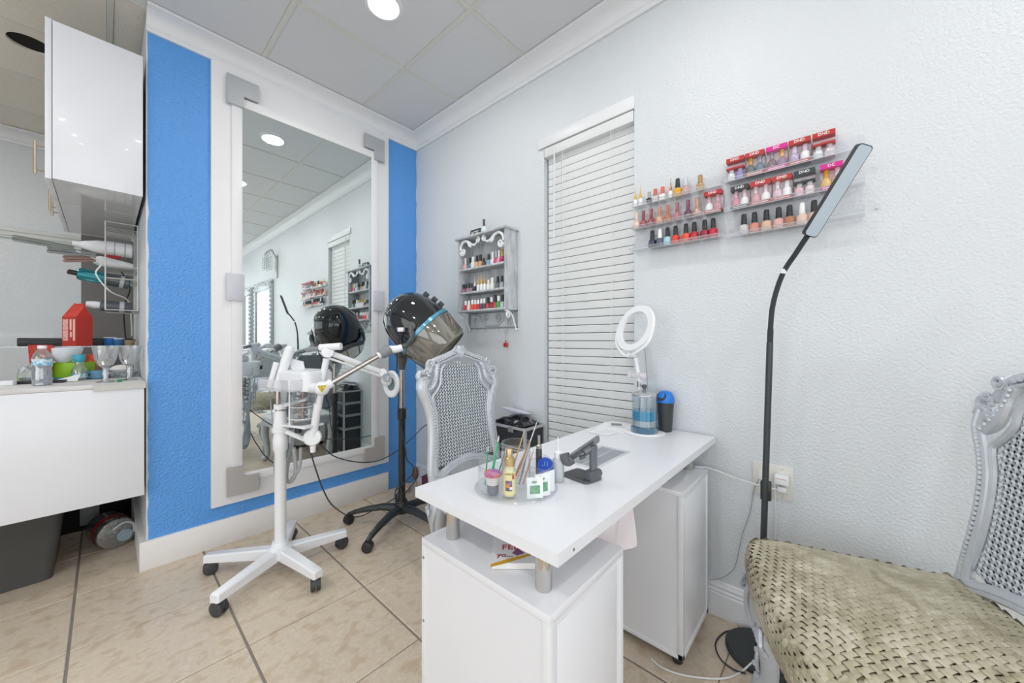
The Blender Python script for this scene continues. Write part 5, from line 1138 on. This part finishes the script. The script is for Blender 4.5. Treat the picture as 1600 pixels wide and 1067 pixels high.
# brushes etc. in the corner by the floor
cbn = thing('hair_brush', 'wooden bristle hair brush standing on the floor in the wall corner', 'brush', (1.60, 2.43, 0), .5)
part('brush_handle', MB().tube([(0, 0, .002), (0, .004, .08), (0, .006, .1)], [.008, .010, .012], 10), mat('brush_wood', '#c2a98e', .5), cbn)
part('brush_head', MB().ball((0, .008, .15), .03, 12, sc=(.6, .9, 1.8)), mat('brush_brown', '#6d4e47', .5), cbn)
bb = MB()
for j in range(7):
    for i in range(4): bb.tube([(.010+.0*i, -.015+.01*i+.008, .11+.012*j), (.05, -.018+.012*i+.008, .11+.013*j)], .0012, 4)
tag(part('bristles', bb, mat('bristle_plum', '#6b4355', .6), cbn), kind='stuff')
pkc = thing('hair_comb', 'plum wide-tooth comb propped in the floor corner beside the brush', 'comb', (1.64, 2.36, 0), .3)
part('comb_spine', MB().box(-.05, .05, -.003, .003, .135, .15, bev=.002), mat('comb_plum', '#7d3f5c', .4), pkc)
cmb = MB()
for i in range(12): cmb.box(-.048+.0082*i, -.045+.0082*i, -.002, .002, .08, .136)
tag(part('comb_teeth', cmb, mat('comb_plum', '#7d3f5c'), pkc), kind='stuff')
part('comb_handle', MB().tube([(.045, 0, .14), (.055, 0, .07), (.056, 0, .002)], .005, 8), mat('comb_plum', '#7d3f5c'), pkc)
pw_ = thing('crumpled_tissue', 'crumpled cream and pink tissue on the floor in the far wall corner', 'tissue', (1.555, 2.50, 0))
tb_ = MB().ball((0, 0, .03), .034, 12, sc=(1.1, 1, .85)); rr = random.Random(4)
tb_.v = [(x*(1+rr.uniform(-.2, .2)), y*(1+rr.uniform(-.2, .2)), max(.0005, z*(1+rr.uniform(-.2, .2)))) for x, y, z in tb_.v]
part('tissue', tb_, ramp_mat('tissue_mix', [(.4, '#dccfc0'), (.6, '#c98b98')], scale=30, rough=.9), pw_, smooth=False)
# ============================================================ LEFT NICHE: wall cabinet and counter
uc = thing('wall_cabinet', 'white hanging cabinet with steel bar handles left of the blue wall', 'cabinet', (0, 3.2, 1.89))
UX0, UX1, UZ0, UZ1 = -.155, .128, 1.888, 2.594
part('carcass', MB().box(UX0+.0, UX1, 2.622, 3.82, UZ0+.002, UZ1), panel_w, uc, True, smooth=False)
ups = part('side_panel', MB().box(UX0+.0, UX1+.002, 2.618, 2.626, UZ0, UZ1, bev=.001), lam, uc, True)
part('bottom_panel', MB().box(UX0, UX1, 2.63, 3.02, UZ0-.003, UZ0+.001).box(UX0, UX1, 3.024, 3.82, UZ0-.003, UZ0+.001), mat('glossy_underside', '#c9cbcd', .12, coat=.4), uc, True, smooth=False)
for k, (y0, y1) in enumerate(((2.618, 3.018), (3.022, 3.418), (3.422, 3.82))):
    dr = part('door', MB().box(UX0-.021, UX0-.002, y0, y1, UZ0-.004, UZ1+.004, bev=.001), lam, uc, True)
    hy = y0+.06 if k != 1 else y1-.06
    hb = MB().tube([(UX0-.052, hy, UZ0+.02), (UX0-.052, hy, UZ0+.17)], .006, 10)
    for zz in (UZ0+.04, UZ0+.15): hb.tube([(UX0-.052, hy, zz), (UX0-.02, hy, zz)], .004, 8)
    part('bar_handle', hb, mat('handle_champagne', '#b7ab97', .3, .8), dr, True)
cn = thing('counter_cabinet', 'white floating counter cabinet with cluttered top left of the blue wall', 'cabinet', (-.2, 3.1, .39))
part('carcass', MB().box(-.52, .128, 2.612, 3.46, .395, .935), panel_w, cn, True, smooth=False)
part('end_panel', MB().box(-.52, .134, 2.60, 2.612, .392, .936, bev=.001), lam, cn, True)
ctp = part('worktop', MB().box(-.53, .139, 2.600, 3.47, .937, .957, bev=.001), ramp_mat('worktop_grey_wood', [(.3, '#c9c8c8'), (.5, '#dadada'), (.7, '#e3e3e4')], scale=6, rough=.35, stretch=(1, 6, 1)), cn, True)
part('metal_edge_strip', MB().box(-.035, .139, 2.594, 2.5995, .928, .954).box(-.035, .139, 2.594, 2.5995, .9545, .956), mat('strip_alu', '#bdbdb8', .4, .4), ctp, True, smooth=False)
for k, (y0, y1) in enumerate(((2.602, 2.89), (2.892, 3.18), (3.182, 3.46))): part('door', MB().box(-.538, -.5205, y0, y1, .39, .934, bev=.001), lam, cn, True)
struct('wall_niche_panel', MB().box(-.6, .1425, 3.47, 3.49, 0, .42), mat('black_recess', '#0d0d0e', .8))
pnl = thing('taupe_board', 'tall matt grey panel standing behind the wire rack in the niche', 'panel', (.02, 3.83, .0))
part('panel_board', MB().box(-.105, .141, 3.825, 3.84, 0, 1.884), mat('panel_taupe', '#6f6d6b', .6), pnl, True, smooth=False)
tub = thing('storage_tub', 'dark grey plastic storage tub on the floor under the floating counter', 'tub', (-.4, 3.1, 0))
tbm = MB(); vs = []
for z, gx_, r_ in ((0, 0, .03), (.02, .003, .035), (.33, .032, .035), (.345, .045, .03)):
    P = rrect(.235+gx_, .19+gx_*.6, r_, 4); vs += [(-.405+x, 3.065+y, z) for x, y in P]; nP = len(P)
tbm.add(vs, [(i*nP+k, i*nP+(k+1) % nP, (i+1)*nP+(k+1) % nP, (i+1)*nP+k) for i in range(3) for k in range(nP)]+[tuple(range(nP-1, -1, -1)), tuple(3*nP+k for k in range(nP))])
part('tub_body', tbm, tubgrey, tub, True)
# big clear snack jar lying on its side
jg = thing('snack_jar', 'large clear plastic jar with red band lying on the floor under the counter', 'jar', (.03, 3.10, .083))
Mj = Matrix.Rotation(math.radians(14), 4, 'Z') @ Matrix.Rotation(PI/2, 4, 'X')
jm = clear('jar_plastic', '#dfe6e6', .28, .06, .25, '#aeb4b4')
part('jar_body', MB().lathe([(.03, -.12), (.075, -.115), (.082, -.10), (.079, -.085), (.082, -.07), (.079, -.055), (.082, -.035), (.082, .03), (.079, .045), (.082, .06), (.078, .075), (.05, .082)], Mj, 28, sx=1.0), jm, jg)
part('red_band', MB().lathe([(.083, -.005), (.0832, .03)], Mj, 28, cap0=False, cap1=False), mat('band_red', '#a52a26', .35), jg)
part('white_label', MB().lathe([(.0835, .0), (.0836, .026)], Mj @ Matrix.Rotation(PI*.98, 4, 'Z'), 28, cap0=False, cap1=False).xf(Matrix.Identity(4)), mat('band_red', '#a52a26'), jg)
part('base_disc', MB().lathe([(.030, .080), (.032, .088), (.026, .090), (.022, .086)], Mj @ Matrix.Translation((.028, -.018, 0)), 20), mat('disc_bluegrey', '#93a5b0', .4), jg)
part('carry_handle', MB().tube(spline([Mj @ Vector(q) for q in ((-.02, .03, .085), (.02, .055, .092), (.06, .035, .090), (.066, -.015, .086))], 5), .006, 8), mat('handle_clear', '#b9bfc4', .3), jg)
cbits = MB(); r2 = random.Random(9)
for _ in range(26):
    a, rr_, zz = r2.uniform(0, 2*PI), r2.uniform(.0, .06), r2.uniform(-.10, .07)
    c_ = Mj @ Vector((rr_*math.cos(a), rr_*math.sin(a), zz)); cbits.ball(c_, r2.uniform(.008, .014), 6, sc=(1.3, .8, 1))
tag(part('wrapped_sweets', cbits, ramp_mat('sweets', [(.4, '#6d6f6b'), (.5, '#d9d9d2'), (.6, '#8a7f6d')], scale=40, rough=.3), jg), kind='stuff')
ob2 = thing('wall_socket_box', 'grey socket box with conduit on the black recess under the counter', 'socket', (-.06, 3.47, .12))
part('box_body', MB().box(-.10, -.02, 3.445, 3.468, .035, .16, bev=.004), mat('box_grey', '#8f9296', .4), ob2, True)
part('conduit', MB().tube([(-.035, 3.455, .15), (-.035, 3.455, .38)], .008, 8).tube([(-.015, 3.455, .15), (-.015, 3.455, .38)], .005, 8), mat('conduit_grey', '#a5a9ad', .4), ob2, True)
# wire rack on the partition
wrk = thing('wire_rack', 'white two-tier wire rack fixed to the niche wall holding bottles', 'rack', (.14, 3.3, 1.35))
rx0, rx1, ry0, ry1 = .004, .138, 3.16, 3.50
wire = mat('wire_white', '#c9c9c6', .35, .4)
fr_b = MB()
def loop(b, z, r=.003, x0=rx0): b.tube([(x1_, y_, z) for x1_, y_ in ((rx1, ry0), (x0, ry0), (x0, ry1), (rx1, ry1), (rx1, ry0))], r, 6)
for z in (1.345, 1.53, 1.60, 1.855): loop(fr_b, z)
for y_ in (ry0, ry1): fr_b.tube([(rx0, y_, 1.345), (rx0, y_, 1.855)], .0035, 6).tube([(rx1-.003, y_, 1.345), (rx1-.003, y_, 1.855)], .003, 6)
part('rack_frame', fr_b, wire, wrk, True)
fw = MB()
for z in (1.345, 1.53, 1.60, 1.80, 1.83): 
    for k in range(1, 8): fw.tube([(rx0, ry0+(ry1-ry0)*k/8, z), (rx1, ry0+(ry1-ry0)*k/8, z)], .0015, 5)
for k in range(1, 5): fw.tube([(rx0+(rx1-rx0)*k/5, ry0, 1.345), (rx0+(rx1-rx0)*k/5, ry1, 1.345)], .0015, 5)
tag(part('thin_wires', fw, wire, wrk, True), kind='stuff')
def lying(name, label, p0, p1, prof, m, cat='bottle', n=20, extra=()):
    """prof: (r, fraction) along p0->p1"""
    d = Vector(p1)-Vector(p0); L = d.length; t = thing(name, label, cat, p0, 0, 'things stored in the wire rack')
    M_ = align((0, 0, 0), d)
    part('body', MB().lathe([(r, f*L) for r, f in prof], M_, n), m, t)
    for nm, pf, mm_ in extra: part(nm, MB().lathe([(r, f*L) for r, f in pf], M_, n), mm_, t)
    return t
lying('spray_bottle', 'white spray bottle lying in the wire rack, topmost, with red label', at(207, 393, y=3.30), at(113, 380, y=3.30), [(.038, 0), (.043, .02), (.043, .42), (.036, .62), (.022, .84), (.014, .90), (.014, .98), (.010, 1)], white_p,
      extra=[('grey_print', [(.0434, .30), (.0434, .33)], mat('print_band', '#bfc1c6', .5)), ('grey_print', [(.0434, .12), (.0434, .15)], mat('print_band', '#bfc1c6'))])
spb = [o for o in COL.objects if o.name.startswith('spray_bottle')][0]
qa, qb = at(189, 403, y=3.262), at(164, 400, y=3.262)
part('red_label', MB().tube([qa, qb], .011, 8, flat=.8), mat('label_red', '#b3262b', .4), spb, True)
lying('white_tube', 'plain white squeeze tube lying below the white spray bottle', at(208, 417, y=3.26), at(146, 406, y=3.26), [(.016, 0), (.020, .1), (.030, .7), (.030, .85), (.018, 1)], white_p, 'tube')
lying('teal_bottle', 'teal and grey bottle with black cap lying in the rack', at(203, 443, y=3.24), at(121, 427, y=3.24), [(.030, 0), (.036, .03), (.036, .95), (.028, 1)], mat('teal_fade', '#2c7f88', .25, .5),
      extra=[('grey_half', [(.0364, .02), (.0364, .5)], mat('bottle_gunmetal', '#5b6166', .3, .5)), ('black_cap', [(.014, 1.0), (.014, 1.16), (.010, 1.18)], blackp), ('silver_print', [(.0368, .12), (.0368, .2)], mat('print_silver', '#b4b8ba', .4))])
lying('grey_can', 'dark grey can with white nozzle lying lowest in the wire rack', at(206, 481, y=3.26), at(156, 477, y=3.26), [(.030, 0), (.032, .03), (.032, .97), (.026, 1)], mat('can_slate', '#64696f', .35, .4),
      extra=[('white_nozzle', [(.020, 1.0), (.022, 1.15), (.018, 1.4), (.006, 1.42)], white_p), ('white_print', [(.0324, .25), (.0324, .4)], mat('print_band', '#bfc1c6'))])
def iron(px0, py0, px1, py1, y, r, c, label):
    p0, p1 = at(px0, py0, y=y), at(px1, py1, y=y); t = thing('flat_iron', label, 'hair iron', p1, 0, 'hair irons stored in the niche'); d = p0-p1
    for s in (1, -1):
        off = Vector((0, 0, s*r*.75))
        part('iron_arm', MB().tube([off*.6, off*.6+d*.3, off+d*.96, off*.8+d], [r*.7, r, r*.9, r*.5], 8, flat=.7), mat('iron_'+c[1:], c, .3, .3), t)
    part('ceramic_plate', MB().tube([d*.62, d*.94], r*.5, 6), mat('plate_grey', '#8b8d8f', .3, .6), t)
iron(18, 371, 116, 388, 3.05, .011, '#7e8583', 'long grey flat iron sticking out furthest left from the rack')
iron(73, 389, 150, 398, 3.12, .013, '#84898b', 'silver-grey flat iron below the long one by the rack')
iron(98, 404, 150, 405, 3.18, .013, '#9b7f78', 'rose-brown flat iron lowest beside the rack')
cable('tool_cord', [at(120, 392, y=3.1), at(140, 400, y=3.14), at(158, 412, y=3.16), at(150, 428, y=3.15), at(172, 455, y=3.17), at(200, 470, y=3.3), at(205, 500, y=3.4), at(206, 525, y=3.45)], .004, cord_m, 'white hair-tool cord draped through the wire rack', cat='cord')
cable('tool_cord', [at(190, 425, y=3.3), at(203, 450, y=3.45), at(194, 480, y=3.5), at(195, 515, y=3.55), at(197, 530, y=3.6)], .004, blackp, 'black hair-tool cord hanging behind the wire rack', cat='cord')
# riser shelf with things on it
WT = .9575
rs = thing('riser_shelf', 'clear riser shelf on the counter carrying a black tray and red carton', 'shelf', (-.1, 3.32, WT))
part('shelf_board', MB().box(-.47, .128, 3.19, 3.45, 1.128, 1.134), glass, rs, True, smooth=False)
for x in (-.46, .11):
    for y_ in (3.20, 3.44): part('leg', MB().tube([(x, y_, WT), (x, y_, 1.128)], .005, 8), steel, rs, True)
def on(px, y): v = CF+CR*((px-800)/FPX); return v.x/v.y*y
RS = 1.1345
bkt = thing('black_tray', 'long black box at the back of the riser shelf, behind red carton', 'box', (-.14, 3.39, RS))
part('tray_body', MB().box(-.18, .26, -.04, .04, 0, .045, bev=.004), mat('tray_black', '#17181a', .4), bkt)
part('clear_insert', MB().box(-.26, -.05, -.03, .04, .046, .075), film, bkt, smooth=False)
car = thing('gable_carton', 'red gable-top carton with white print standing on the riser shelf', 'carton', (on(121, 3.24), 3.245, RS), math.radians(-58))
cw, cdp, ch_, ct_ = .052, .035, .165, .245; cr = mat('carton_red', '#b52c22', .45)
part('carton_body', MB().box(-cw, cw, -cdp, cdp, 0, ch_), cr, car, smooth=False)
part('gable_roof', MB().add([(-cw, -cdp, ch_), (cw, -cdp, ch_), (cw, cdp, ch_), (-cw, cdp, ch_), (-cw*.45, 0, ct_), (cw*.98, 0, ct_-.02)], [(0, 1, 5, 4), (3, 4, 5, 2), (0, 4, 3), (1, 2, 5)]).box(-cw*.45, cw*.98, -.002, .002, ct_-.022, ct_-.004), mat('carton_red_roof', '#c0301f', .45), car, smooth=False)
part('white_print', MB().box(-.046, -.008, -cdp-.0005, -cdp, .03, .15), ramp_mat('carton_print', [(.45, '#c9776d'), (.55, '#e6c9c2')], scale=220, rough=.5), car, smooth=False)
part('white_print', MB().box(.004, .018, -cdp-.0005, -cdp, .09, .15).box(.006, .020, -cdp-.0005, -cdp, .05, .08).box(.028, .042, -cdp-.0005, -cdp, .03, .15), mat('print_pinkwhite', '#e3bdb4', .5), car, smooth=False)
for k, (px, c, lab) in enumerate(((172, '#2563a8', 'bright blue cup on the riser shelf above the left goblet'), (184, '#3f6f9f', 'steel-blue cup on the riser shelf between the goblets'), (202, '#a08c72', 'tan cup on the riser shelf above the right goblet'))):
    cp = thing('plastic_cup', lab, 'cup', (on(px, 3.28), 3.28, RS), 0, 'cups on the riser shelf')
    part('cup_body', MB().lathe([(.020, 0), (.022, .002), (.028, .048-.006*k), (.026, .048-.006*k)], None, 18), mat('cup_'+c[1:], c, .4), cp)
    part('cup_rim', MB().lathe([(.0285, .046-.006*k), (.0295, .050-.006*k), (.027, .051-.006*k)], None, 18, cap0=False, cap1=False), white_p if k < 2 else blackp, cp)
snk = thing('snack_bag', 'red and yellow snack packet leaning on the counter behind the clear bottle', 'packet', (on(60, 3.05), 3.05, WT+.0), -.7)
snk.scale = (.62, .62, .74)
part('bag_body', MB().add([(-.06, 0, .09), (.06, 0, .09), (.085, .01, .25), (-.085, .01, .25), (-.05, .045, .0), (.05, .045, .0), (.07, .05, .24), (-.07, .05, .24), (-.04, .01, 0), (.04, .01, 0)], [(0, 1, 2, 3), (8, 9, 1, 0), (4, 7, 6, 5), (3, 2, 6, 7), (1, 9, 5, 6, 2), (0, 3, 7, 4, 8), (8, 4, 5, 9)]), ramp_mat('snack_print', [(.38, '#8f6a2c'), (.46, '#b52c2a'), (.6, '#c8372f'), (.66, '#3c2c2a')], scale=9, rough=.3), snk, smooth=False)
grn = thing('lime_box', 'lime green box with blue edge lying on the counter under the bowl', 'box', (on(98, 3.10), 3.10, WT), -.5)
part('box_body', MB().box(-.10, .10, -.04, .06, .012, .09, bev=.004), mat('lime', '#8fc31e', .4), grn)
part('blue_edge', MB().box(-.102, .102, -.042, .062, 0, .012, bev=.002), mat('edge_blue', '#3f9fc4', .4), grn)
bw = thing('white_bowl', 'white porcelain bowl resting on the lime green box', 'bowl', (on(100, 3.08), 3.08, WT+.0905))
part('bowl_body', MB().lathe([(.022, 0), (.025, .004), (.045, .02), (.062, .045), (.070, .078), (.067, .078), (.058, .045), (.04, .02), (.004, .008)], None, 36, cap1=False), mat('porcelain', '#e9ecf2', .15, coat=.4), bw)
def water(px, y, label, tall):
    t = thing('water_bottle', label, 'bottle', (on(px, y), y, WT), 0, 'clear water bottles')
    if tall: P = [(.026, 0), (.031, .004), (.030, .02), (.032, .03), (.030, .045), (.031, .06), (.0275, .075), (.031, .09), (.031, .125), (.026, .145), (.013, .165), (.0125, .172)]; h = .172; lz = (.092, .122)
    else: P = [(.024, 0), (.0285, .004), (.0285, .045), (.026, .062), (.017, .074), (.016, .095)]; h = .095; lz = (.012, .034)
    part('bottle_body', MB().lathe(P, None, 26, cap1=False), clear('pet', '#edf2f5', .3, .04, .10, '#e5ecf0'), t)
    part('water_fill', MB().lathe([(r*.93, z) for r, z in P if z < h*.62], None, 20), clear('water', '#e3edf0', .35, .02, .08), t)
    part('paper_label', MB().lathe([(.0316 if tall else .029, lz[0]), (.0316 if tall else .029, lz[1])], None, 26, cap0=False, cap1=False), ramp_mat('label_water', [(.4, '#2f9fc9'), (.5, '#dfe9ec'), (.58, '#3fb0d4'), (.66, '#5f9a4b')], scale=28, rough=.4) if 'label_water' not in MATS else MATS['label_water'], t)
    if tall: part('neck_ring', MB().lathe([(.0135, .170), (.0145, .173), (.0145, .182), (.012, .184)], None, 18), white_p, t)
    else: part('screw_cap', MB().lathe([(.0225, .112), (.0225, .132), (.02, .134)], None, 18).lathe([(.016, .094), (.022, .104), (.022, .113)], None, 18), mat('cap_teal', '#3aa6bd', .35), t)
water(66, 2.75, 'tall clear water bottle with blue label at the front of the counter', True)
water(124, 3.0, 'short clear bottle with teal cap in front of the white bowl', False)
def goblet(px, y, label, st_=False):
    t = thing('cut_glass_goblet', label, 'glass', (on(px, y), y, WT), 0, 'cut glass goblets'); t.scale = (.9, .9, 1)
    part('foot_and_stem', MB().lathe([(.038, 0), (.038, .003), (.014, .010), (.010, .025), (.015, .045), (.011, .060), (.014, .074)], None, 10), clear('crystal', '#eef1f4', .45, .04, .22, '#e3e7ec'), t)
    b_ = MB(); vs = []; n_ = 20
    for z, r_ in ((.074, .013), (.086, .030), (.115, .042), (.16, .049), (.182, .052)):
        for k in range(n_): q = r_*(1+(.035 if k % 2 else -.035)*(1 if z < .16 else 0)); vs.append((q*math.cos(2*PI*k/n_), q*math.sin(2*PI*k/n_), z))
    b_.add(vs, [(i*n_+k, i*n_+(k+1) % n_, (i+1)*n_+(k+1) % n_, (i+1)*n_+k) for i in range(4) for k in range(n_)])
    part('cup_bowl', b_, clear('crystal', ''), t, smooth=False)
    if st_: part('gold_sticker', MB().lathe([(.0005, 0), (.008, 0)], align((-.039, -.031, .163), (-.78, -.62, .1)), 14, sy=.6, cap0=False, cap1=False), mat('sticker_gold', '#b9a13a', .4), t)
goblet(165, 2.72, 'cut glass goblet nearer the bottles on the counter')
goblet(202, 2.80, 'cut glass goblet with gold sticker beside the blue wall', True)
mg3 = thing('blue_mug', 'small pale blue mug behind the left goblet', 'mug', (on(152, 3.02), 3.02, WT), .6)
part('mug_body', MB().lathe([(.022, 0), (.028, .004), (.031, .045), (.029, .045), (.026, .008)], None, 22), mat('mug_blue', '#6d9cb9', .25), mg3)
part('mug_handle', MB().tube(spline([(-.029, 0, .036), (-.046, 0, .034), (-.048, 0, .018), (-.029, 0, .010)], 5), .004, 8), mat('mug_blue', '#6d9cb9'), mg3)
dsh = thing('grey_dish', 'grey patterned dish with white cloth behind the goblets', 'dish', (on(190, 3.05), 3.07, WT))
part('dish_body', MB().lathe([(.05, 0), (.055, .004), (.07, .028), (.066, .03)], None, 28), ramp_mat('dish_pattern', [(.4, '#7f858a'), (.6, '#c4c8cc')], scale=60, rough=.4), dsh)
tw_ = MB().ball((0, 0, .045), .045, 12, sc=(1.1, 1, .55)); r3 = random.Random(2); tw_.v = [(x*(1+r3.uniform(-.08, .08)), y*(1+r3.uniform(-.08, .08)), z) for x, y, z in tw_.v]
part('white_cloth', tw_, mat('cloth_white', '#e6e4e2', .9), dsh)
wrp = thing('sweet_wrapper', 'small green twisted wrapper at the counter edge between the goblets', 'wrapper', (on(187, 2.68), 2.68, WT), .4)
part('wrapper_body', MB().ball((0, 0, .008), .009, 8, sc=(1.4, 1, .8)), mat('wrap_green', '#1f8a5b', .3), wrp)
part('twist_end', MB().add([(.010, 0, .008), (.03, -.009, .012), (.03, .009, .004), (.010, .002, .010)], [(0, 1, 2, 3)]).add([(-.010, 0, .008), (-.03, -.009, .012), (-.03, .009, .004), (-.010, .002, .010)], [(0, 1, 2, 3)]), mat('wrap_green', '#1f8a5b'), wrp, smooth=False)
ogp = thing('orange_packet', 'orange and yellow packet behind the teal-capped bottle', 'packet', (on(143, 3.12), 3.13, WT), -.3)
part('packet_body', MB().box(-.022, .022, -.01, .01, 0, .13, bev=.005), ramp_mat('packet_orange', [(.4, '#d9691f'), (.55, '#d8432c'), (.65, '#b9b62c')], scale=16, rough=.35), ogp)
gb = thing('green_liquid_bottle', 'little clear bottle of lime liquid at the far left of the counter', 'bottle', (on(34, 3.05), 3.05, WT))
part('bottle_glass', MB().lathe([(.014, 0), (.015, .002), (.015, .045), (.011, .055), (.011, .07)], None, 16, cap1=False), glass, gb)
part('lime_liquid', MB().lathe([(.0135, .003), (.0135, .038)], None, 16), mat('lime_liquid', '#a9d92c', .2), gb)
tw2 = thing('clear_bag', 'crumpled clear plastic bag behind the tall water bottle', 'bag', (on(46, 2.95), 2.95, WT))
cb9 = MB().ball((0, 0, .04), .045, 10, sc=(.8, .8, .95)); r4 = random.Random(6); cb9.v = [(x*(1+r4.uniform(-.2, .2)), y*(1+r4.uniform(-.2, .2)), max(0.0005, z*(1+r4.uniform(-.15, .15)))) for x, y, z in cb9.v]
part('bag_film', cb9, clear('bag_film', '#f0f2f4', .35, .15, .35, '#e9ecef'), tw2, smooth=False)
pd = thing('black_notebook', 'thin black notebook lying on the counter behind the bottles', 'notebook', (on(40, 2.93), 2.92, WT), -.25)
part('notebook_cover', MB().box(-.15, .13, -.03, .06, 0, .012, bev=.002), blackp, pd)
wb2 = thing('white_box', 'small white box at the far left of the counter', 'box', (on(13, 2.86), 2.86, WT), -.3)
part('box_body', MB().box(-.02, .02, -.015, .015, 0, .022, bev=.002), white_p, wb2)
npk = thing('paper_napkin', 'folded white paper napkin beside the teal-capped bottle', 'napkin', (on(98, 2.92), 2.92, WT), -.2)
part('napkin_fold', MB().add([(-.05, -.03, .001), (.04, -.03, .002), (.055, .03, .035), (-.04, .03, .004), (.055, -.03, .001)], [(0, 1, 2, 3), (1, 4, 2)]).add([(-.05, -.03, 0), (.055, -.03, 0), (.055, .03, .0), (-.04, .03, 0)], [(0, 1, 2, 3)]), mat('napkin_white', '#e8e9ec', .9), npk, smooth=False)

# ============================================================ ALONG THE RIGHT WALL BEHIND (seen in the mirror)
orn_m = mat('mirror_frame_silver', '#b9bec2', .3, .5, bump=.4, bscale=80)
def framed(y0, y1, z0, z1, label):
    t = thing('ornate_framed_mirror', label, 'mirror', (XR, (y0+y1)/2, z0), 0, 'framed mirrors on the right wall')
    b = MB(); w_ = .10
    b.box(XR-.04, XR, y0, y0+w_, z0, z1, bev=.012).box(XR-.04, XR, y1-w_, y1, z0, z1, bev=.012).box(XR-.04, XR, y0+w_, y1-w_, z0, z0+w_, bev=.012).box(XR-.04, XR, y0+w_, y1-w_, z1-w_, z1, bev=.012)
    part('frame', b, orn_m, t, True)
    c = MB()
    for k in range(int((y1-y0)/.06)+1):
        yy = y0+.06*k; c.ball((XR-.03, yy, z1+.01+.015*math.sin(k*1.7)), .032, 8, sc=(.6, 1, 1))
    for k in range(int((z1-z0)/.07)+1): c.ball((XR-.045, y1-.01, z0+.07*k), .018, 6); c.ball((XR-.045, y0+.01, z0+.07*k), .018, 6)
    tag(part('carved_crest', c, orn_m, t, True), kind='stuff')
    part('mirror_glass', MB().box(XR-.02, XR-.015, y0+w_, y1-w_, z0+w_, z1-w_), [mm], t, True, smooth=False)
framed(-2.28, -1.30, 1.02, 2.08, 'ornate silver framed mirror on the right wall, nearer of two in the mirror')
framed(-3.55, -2.5, 1.0, 2.08, 'ornate silver framed mirror cut by the edge of the tall mirror')
sc_ = thing('crystal_sconce', 'crystal drop wall sconce seen in the mirror above the framed mirrors', 'sconce', (XR, -1.12, 2.3))
part('back_plate', MB().box(XR-.02, XR, -1.15, -1.09, 2.12, 2.45, bev=.006), steel, sc_, True)
ar = MB()
for s in (-1, 0, 1): ar.tube(spline([(XR-.02, -1.12, 2.42), (XR-.08, -1.12+s*.05, 2.52), (XR-.13, -1.12+s*.10, 2.48), (XR-.13, -1.12+s*.10, 2.44)], 6), .006, 8)
part('arm', ar, steel, sc_, True)
dr_ = MB()
for s in (-1, 0, 1):
    for k in range(8):
        a = 2*PI*k/8
        for j in range(6): dr_.ball((XR-.13+.035*math.cos(a), -1.12+s*.10+.035*math.sin(a), 2.43-.035*j-(.03 if k % 2 else 0)), .009, 6, sc=(.7, .7, 1.4))
tag(part('crystal_drops', dr_, clear('crystal_drop', '#dfe5e8', .5, .03, .25, '#c4cacf'), sc_, True), kind='stuff')
